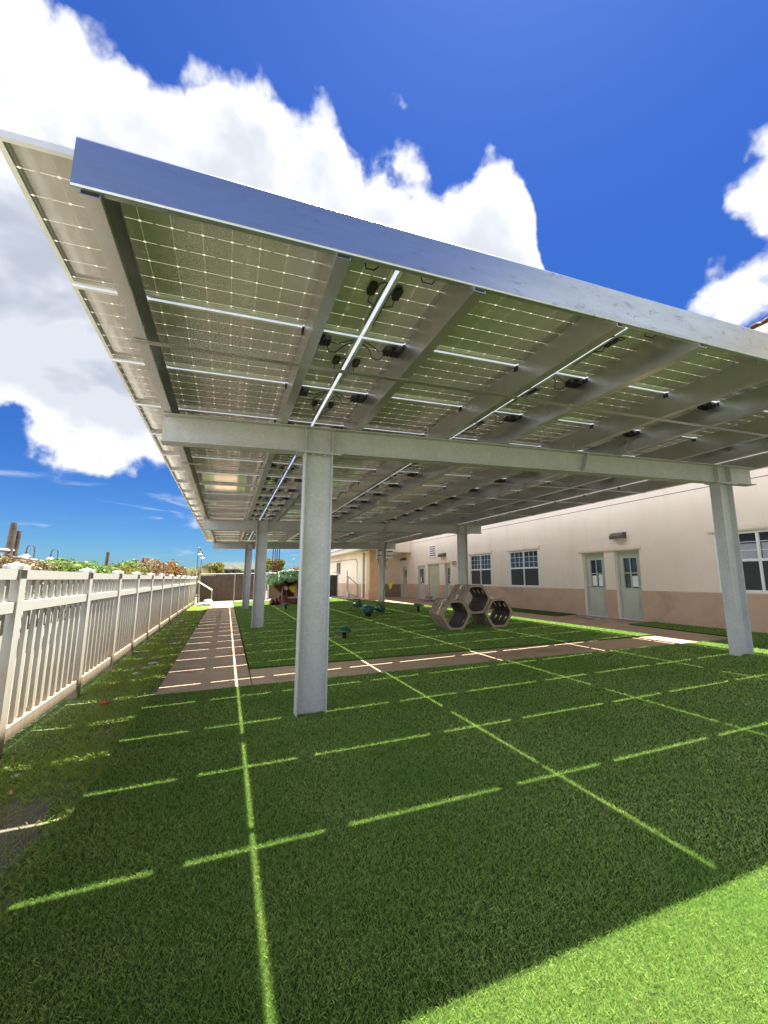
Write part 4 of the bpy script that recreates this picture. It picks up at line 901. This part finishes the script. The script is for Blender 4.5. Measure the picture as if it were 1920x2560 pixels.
canopy_lump((3.3, YH+.5, g0+1.45), (.9, .6, .28), 5)
t = MB().lathe([(.03, 0), (.05, .06), (.10, .15), (.18, .26), (.22, .30), (.20, .31), (.08, .15), (.02, .03)], (0, 0, 0), 20)
A = Vector((-.8, -.5, -.75)).to_track_quat('Z', 'Y').to_matrix(); b = MB(); b.add([tuple(Vector((3.36, YH-.35, g0+.93))+A @ Vector((v[0]*(1+.1*math.sin(5*math.atan2(v[1], v[0]))), v[1]*(1+.1*math.sin(5*math.atan2(v[1], v[0]))), v[2]))) for v in t.v], t.f); build('yellow_flower_horn', b, 'yellow', th, True)
b = MB().tube([(3.36, YH-.35, g0+.93), (3.45, YH-.33, g0+.96), (3.56, YH-.3, g0+.9), (3.6, YH-.3, g0+.6), (3.6, YH-.3, g0+.03)], .03, 10); build('flower_stem', b, 'tvgreen', th, True)

# ------------------------------------------------------------------ beyond the fences
def gl(x): return gz(x)-.09
def bush(name, c, rad, n, size, m, lab, cat='shrub', grp=None, kind=None, stems=True):
    e = empty(name, (c[0], c[1], gl(c[0])), lab, cat, grp)
    L = MB(); lumps = [((c[0]+random.uniform(-.55, .55)*rad[0], c[1]+random.uniform(-.55, .55)*rad[1], c[2]+random.uniform(-.35, .45)*rad[2]), random.uniform(.4, .65)) for _ in range(9)]
    for lc, q in lumps: L.leaves(lc, [r_*q for r_ in rad], n//9, size, .7, .3)
    build('foliage', L, m, e)
    if stems:
        S_ = MB(); g = gl(c[0])
        S_.tube([(c[0], c[1], g), (c[0]+.05, c[1], (g+c[2])/2), (c[0], c[1]+.05, c[2])], [max(.03, rad[0]*.06), max(.025, rad[0]*.05), .02], 8)
        for lc, q in lumps[:6]: S_.tube([(c[0], c[1], g+(c[2]-g)*.5), tuple(lc)], [max(.02, rad[0]*.03), .01], 6)
        build('trunk', S_, 'bark', e)
    return e
# vine covered rail fence just outside
vr = empty('rusty_rail_fence', (-4, 11, gl(-4)), 'old pipe rail fence with two leaning brown posts behind the nearest white fence bays', 'fence')
for (y, x, z, r_, dx_) in ((10.20, -4, 2.47, .06, .0), (10.38, -4.0, 2.33, .05, .02), (17.25, -4, 2.31, .055, .02), (24.1, -4, 2.42, .05, 0), (31.7, -4, 2.32, .05, 0)):
    b = MB().tube([(x-.04, y-.10, gl(-4)-.05), (x+dx_, y+.04, z)], r_, 10); build('post', b, 'bpost', vr)
for pts in ([(-4, 8.0, 1.86), (-4, 10.35, 1.93)], [(-4.0, 10.4, 1.82), (-4.0, 12.75, 1.74)], [(-4.05, 12.7, 1.74), (-4.05, 24, 1.62)]):
    b = MB().tube(pts, .032, 8); build('pipe_rail', b, 'pipe', vr)
def thicket(y0, y1, x, ztop, n, size, m, lab, rag=.12, w_=.5, name='vine_hedge'):
    L = MB(); g = gl(x)
    for _ in range(n):
        y = random.uniform(y0, y1); zt = ztop(y)+rag*noise.noise(Vector((y*1.4, x, 0)))*2; z = zt-abs(random.gauss(0, 1))*.28-random.random()*.1
        z = max(z, g+.05); px = x+random.gauss(0, w_*.4); a = Vector((random.gauss(0, 1), random.gauss(0, 1), random.gauss(0, .7))).normalized(); b_ = a.cross(Vector((random.gauss(0, 1), random.gauss(0, 1), random.gauss(0, 1)))).normalized(); q = size*random.uniform(.6, 1.3); p = Vector((px, y, z))
        L.add([p-a*q, p+b_*q*.55, p+a*q, p-b_*q*.55], [(0, 1, 2, 3)])
    # woody tangle inside
    e = empty(name, (x, (y0+y1)/2, g), lab, 'hedge'); build('foliage', L, m, e)
    S_ = MB()
    for _ in range(int((y1-y0)*14)):
        y = random.uniform(y0, y1); S_.tube([(x+random.uniform(-.2, .2), y, g), (x+random.uniform(-.2, .2), y+random.uniform(-.3, .3), g+(ztop(y)-g)*.5), (x+random.uniform(-.2, .2), y+random.uniform(-.4, .4), ztop(y)-.06)], .008, 4, caps=False)
    build('stems', S_, 'bark', e)
thicket(9.6, 11.6, -3.9, lambda y: 1.78, 1500, .045, 'lv_dry', 'dry straw coloured brush tangled around the two brown posts', .12, name='dry_brush')
thicket(11.4, 17.0, -3.9, lambda y: 1.80-.02*(y-11.4)+(.10 if y > 12.6 else 0), 6500, .055, 'lv_green', 'green leafy vine climbing over the rail fence behind the white fence', .10)
thicket(16.6, 23, -3.95, lambda y: 1.78+.02*(y-16), 5000, .06, 'lv_yellow', 'yellowish vine with dry leaves behind the white fence past the grey post', .14, name='mixed_vine')
bush('dry_shrub', (-4.2, 25.5, 1.7), (.9, 2.6, 1.0), 7000, .06, 'lv_dry', 'large dry straw coloured shrub behind the middle of the white fence')
bush('green_shrub', (-4.6, 22.6, 1.75), (.7, 1.6, .75), 3000, .07, 'lv_green', 'round green shrub just left of the dry straw coloured shrub')
bush('orange_shrub', (-4.5, 34.5, 1.8), (.9, 4.0, .95), 7200, .09, 'lv_orange', 'orange red leaved shrub row behind the far part of the white fence')
bush('orange_shrub', (-4.3, 43, 2.0), (.9, 3.5, 1.15), 6200, .11, 'lv_orange', 'second orange red shrub, farther off beside the tall grass plumes')
tg = MB()
for _ in range(2600):
    x, y = random.gauss(-3.0, .5), random.gauss(47.5, 1.4); h = random.uniform(2.0, 3.0); a = random.uniform(0, 6.28); q = random.uniform(.1, .75)
    p0 = Vector((x*.4-3.0*.6, y*.4+47.5*.6, gl(-3.6))); p1 = Vector((x, y, gl(-3.6)+h*.7)); p2 = Vector((x+math.cos(a)*q, y+math.sin(a)*q, gl(-3.6)+h*.95)); sd_ = Vector((math.cos(a+1.5), math.sin(a+1.5), 0))*.02
    tg.add([p0-sd_, p0+sd_, p1+sd_, p1-sd_, p2], [(0, 1, 2, 3), (3, 2, 4)])
tag(build('tall_grass_clump', tg, 'lv_grass'), 'tall feathery dry grass clump above the end of the white fence', 'grass clump')
# small palm and street lamps on the left
def palm(c, h, r_, n, lab, grp=None, m='lv_palm', name='palm_tree'):
    e = empty(name, (c[0], c[1], gl(c[0])), lab, 'palm tree', grp)
    b = MB().tube([(c[0], c[1], gl(c[0])), (c[0]+.05, c[1], gl(c[0])+h*.5), (c[0], c[1], gl(c[0])+h)], [r_*.12, r_*.08, r_*.07], 8); build('trunk', b, 'bark', e)
    L = MB()
    for k in range(n):
        a = 2*math.pi*k/n+random.uniform(-.2, .2); up = random.uniform(.3, 1.2); P_ = []
        for s in range(8):
            t = s/7; P_.append(Vector((c[0]+math.cos(a)*r_*t, c[1]+math.sin(a)*r_*t, gl(c[0])+h+r_*(up*t-1.15*t*t))))
        for s in range(7):
            d = (P_[s+1]-P_[s]).normalized(); side = d.cross(Vector((0, 0, 1))).normalized()
            for j in range(3):
                o_ = P_[s].lerp(P_[s+1], j/3)
                for sg_ in (-1, 1):
                    tip = o_+side*sg_*r_*.28*(1-.5*abs(s/7-.4))+d*r_*.12-Vector((0, 0, r_*.10)); L.add([o_-d*r_*.012, o_+d*r_*.025, tip], [(0, 1, 2)])
    build('fronds', L, m, e)
palm((-4.9, 13.3, 0), 1.75, .85, 14, 'small palm with upright fronds behind the two leaning brown posts')
def gooseneck(x, y, ztop, side, lab, grp, s=1.0):
    e = empty('street_lamp', (x, y, gl(x)), lab, 'street lamp', grp)
    b = MB().tube([(x, y, gl(x)), (x, y, ztop-.25*s)]+[(x+side*(.16*s-.16*s*math.cos(t)), y, ztop-.25*s+.24*s*math.sin(t)) for t in [math.pi*k/8 for k in range(1, 9)]]+[(x+side*.32*s, y, ztop-.36*s)], .028*s, 8); build('pole', b, 'lampm', e)
    c = (x+side*.32*s, y, ztop-.58*s)
    b = MB().lathe([(.05*s, .22*s), (.075*s, .20*s), (.075*s, .12*s)], c, 16); build('housing', b, 'lampm', e)
    b = MB().lathe([(.08*s, .12*s), (.11*s, .06*s), (.20*s, .005*s), (.20*s, 0), (.17*s, 0), (.07*s, .10*s)], c, 20); build('shade', b, 'alu', e)
    b = MB().lathe([(.06*s, .09*s), (.085*s, .02*s), (.06*s, -.06*s), (.01, -.08*s)], c, 14); build('globe', b, 'lampglass', e)
gg = 'gooseneck street lamps beyond the fences'
gooseneck(-9.0, 25.5, 3.02, -1, 'gooseneck street lamp rising beside the small palm fronds', gg)
gooseneck(-9.0, 28.6, 3.02, -1, 'gooseneck street lamp alone against the sky above the green vine', gg)
gooseneck(-2.79, 45, 4.45, .45, 'taller of the two close street lamps above the end of the white fence', gg, 1.25)
gooseneck(-2.45, 45, 4.08, .1, 'shorter of the two close street lamps above the end of the white fence', gg, 1.2)
# far trees, building, palms
bush('autumn_tree', (-2.55, 58, 2.75), (1.0, 1.3, .95), 3200, .10, 'lv_orange', 'red leaved tree right of the paired street lamps', 'tree')
bush('yellow_green_tree', (-1.35, 57, 2.75), (1.25, 1.4, 1.05), 4200, .11, 'lv_yellow', 'bright yellow green tree left of the green roofed building', 'tree')
bush('golden_tree', (4.5, 45, 2.75), (1.25, 1.3, .95), 4200, .11, 'lv_yellow', 'golden leaved tree behind the four rusted columns', 'tree')
bush('orange_tree', (7.2, 46, 2.15), (1.15, 1.2, .65), 3000, .10, 'lv_orange', 'low orange leaved tree just left of the front column beyond the playhouse', 'tree')
bush('green_tree', (5.6, 52, 1.8), (1.6, 1.2, .7), 2600, .11, 'lv_green', 'low green tree between the golden tree and the orange tree', 'tree')
bush('green_tree', (12.0, 60, 2.0), (2.2, 1.4, 1.3), 2600, .14, 'lv_green', 'green tree seen through the gap beside the wing of the building', 'tree')
fb = empty('green_roofed_building', (2.2, 63, 0), 'distant low building with a pale green hipped roof beyond the screen fence', 'building')
b = MB(); b.box(-2.5, 5.5, 62, 68, -.3, 2.75); build('wall', b, 'farw', fb)
b = MB(); z0, z1 = 2.72, 3.72; b.add([(-3.1, 61.2, z0), (6.2, 61.2, z0), (6.2, 69, z0), (-3.1, 69, z0), (-1.6, 64.5, z1), (4.4, 64.5, z1)], [(0, 1, 5, 4), (1, 2, 5), (2, 3, 4, 5), (3, 0, 4), (3, 2, 1, 0)]); build('roof', b, 'roofg', fb)
b = MB()
for k in range(7): b.box(-1.2+k*.9, -.75+k*.9, 61.95, 61.99, 2.0, 2.5)
build('window_band', b, 'pane', fb)
for x, h in ((.30, 2.9), (.88, 3.15), (1.30, 2.85), (1.85, 2.55)): palm((x, 58.5, 0), h, .42, 12, 'small dark palm before the green roofed building, the one %s' % {2.9: 'nearest the yellow green tree', 3.15: 'that stands tallest', 2.85: 'just right of the tallest', 2.55: 'lowest and farthest right'}[h], 'palms before the green roofed building', name='palm_tree')
for k, (x, w_) in enumerate(((3.47, .075), (3.65, .06), (3.80, .07), (3.98, .08))):
    b = MB(); hw = w_/2; b.box(x-hw, x+hw, 36-.06, 36-.045, -.2, 4.3); b.box(x-hw, x+hw, 36.045, 36.06, -.2, 4.3); b.box(x-.008, x+.008, 36-.045, 36.045, -.2, 4.3)
    tag(build('rusted_column', b, 'rust'), 'rusted steel column beyond the screen fence, %s of the four' % ('leftmost', 'second from left', 'third from left', 'rightmost')[k], 'steel column', 'rusted steel columns beyond the screen fence')
b = MB(); b.box(4.33, 4.45, 36, 36.1, -.1, 2.2); tag(build('wooden_post', b, 'bpost'), 'short dark post right of the rusted columns', 'post')
b = MB().tube([(-1.72, 62, -.3), (-1.75, 62, 3.7)], .05, 8); tag(build('light_pole', b, 'pipe'), 'thin grey pole in front of the yellow green tree', 'pole')
b = MB().tube([(8.6, 62, -.3), (8.6, 62, 4.1), (8.75, 62, 4.3), (9.05, 62, 4.32)], .035, 8); tag(build('distant_street_lamp', b, 'pipe'), 'thin far street lamp with a short arm left of the front column', 'street lamp')
b = MB().tube([(9.35, 44, -.2), (9.35, 44, 5.2)], .07, 8); tag(build('utility_pole', b, 'bpost'), 'dark pole in the gap between the front column and the wing eave', 'pole')

# ------------------------------------------------------------------ litter and leaves
def scrap(name, x, y, r_, m, lab, cat, zf, sd, h=.02):
    b = MB().blobby((x, y, zf+h*.6), (r_, r_*.7, h), 12, 6, .7, 2.5, seed=sd); tag(build(name, b, m), lab, cat)
LZ = lawn_z
for i, (x, y, r_, lab) in enumerate(((-1.45, 4.35, .045, 'pale flat stone on the lawn below the second nearest white fence bay'),)): scrap('stone', x, y, r_, 'bag', lab, 'stone', LZ(x, y), 3, .015)
scrap('red_wrapper', -1.32, 6.35, .05, 'red', 'crumpled red wrapper on the lawn near the corner of the path', 'litter', LZ(-1.3, 6.35), 5, .03)
scrap('plastic_scrap', -1.28, 8.1, .07, 'bag', 'small white plastic scrap on the lawn halfway along', 'litter', LZ(-1.28, 8.1), 8, .02)
scrap('plastic_bag', -1.12, 8.9, .11, 'pipe', 'flattened grey plastic bag on the lawn beside the path', 'litter', LZ(-1.12, 8.9), 9, .02)
scrap('pebble', -.28, 7.3, .022, 'bag', 'small white pebble lying on the brown path', 'stone', gz(-.3), 11, .015)
def dry_leaf(x, y, z, s, a, lab):
    b = MB(); u = Vector((math.cos(a), math.sin(a), .1)); v = Vector((-math.sin(a), math.cos(a), .25)); p = Vector((x, y, z+.03))
    P_ = [p-u*s, p-u*s*.3+v*s*.45, p+u*s*.5+v*s*.35, p+u*s, p+u*s*.4-v*s*.3+Vector((0, 0, .02)), p-u*s*.4-v*s*.35+Vector((0, 0, .015)), p]
    b.add(P_, [(0, 1, 6), (1, 2, 6), (2, 3, 6), (3, 4, 6), (4, 5, 6), (5, 0, 6)]); tag(build('dry_leaf', b, 'leafdry'), lab, 'leaf', 'dry leaves scattered on the grass')
for x, y, s, a, lab in ((-1.42, 3.05, .045, .3, 'tan dry leaf on the lawn near the left edge of the photo, the largest one'), (-1.25, 3.55, .03, 1.2, 'narrow tan leaf on bare soil close to the turf edge'), (-1.62, 4.5, .035, .1, 'orange tan dry leaf at the foot of the nearest fence bay'), (-1.05, 2.85, .03, 2.0, 'small curled leaf lying beside the turf edge in the lower left'), (.52, 5.6, .03, .0, 'brown leaf on the turf just left of the front column'), (-1.36, 4.0, .03, 2.2, 'curled leaf on the patch of bare lawn soil')):
    dry_leaf(x, y, (LZ(x, y) if x < -.8 else gz(x)+.03), s, a, lab)
scr = MB()
for _ in range(60):
    x, y = random.uniform(-.7, 4), random.uniform(.9, 5); a = random.uniform(0, 6.28); L_ = random.uniform(.03, .08); z = gz(x)+.05
    scr.tube([(x, y, z), (x+math.cos(a)*L_*.5, y+math.sin(a)*L_*.5, z+.008), (x+math.cos(a+.4)*L_, y+math.sin(a+.4)*L_, z)], .0009, 4, caps=False)
tag(build('straw_bits', scr, 'lv_dry'), 'loose pale straw bits scattered over the turf', 'straw', kind='stuff')
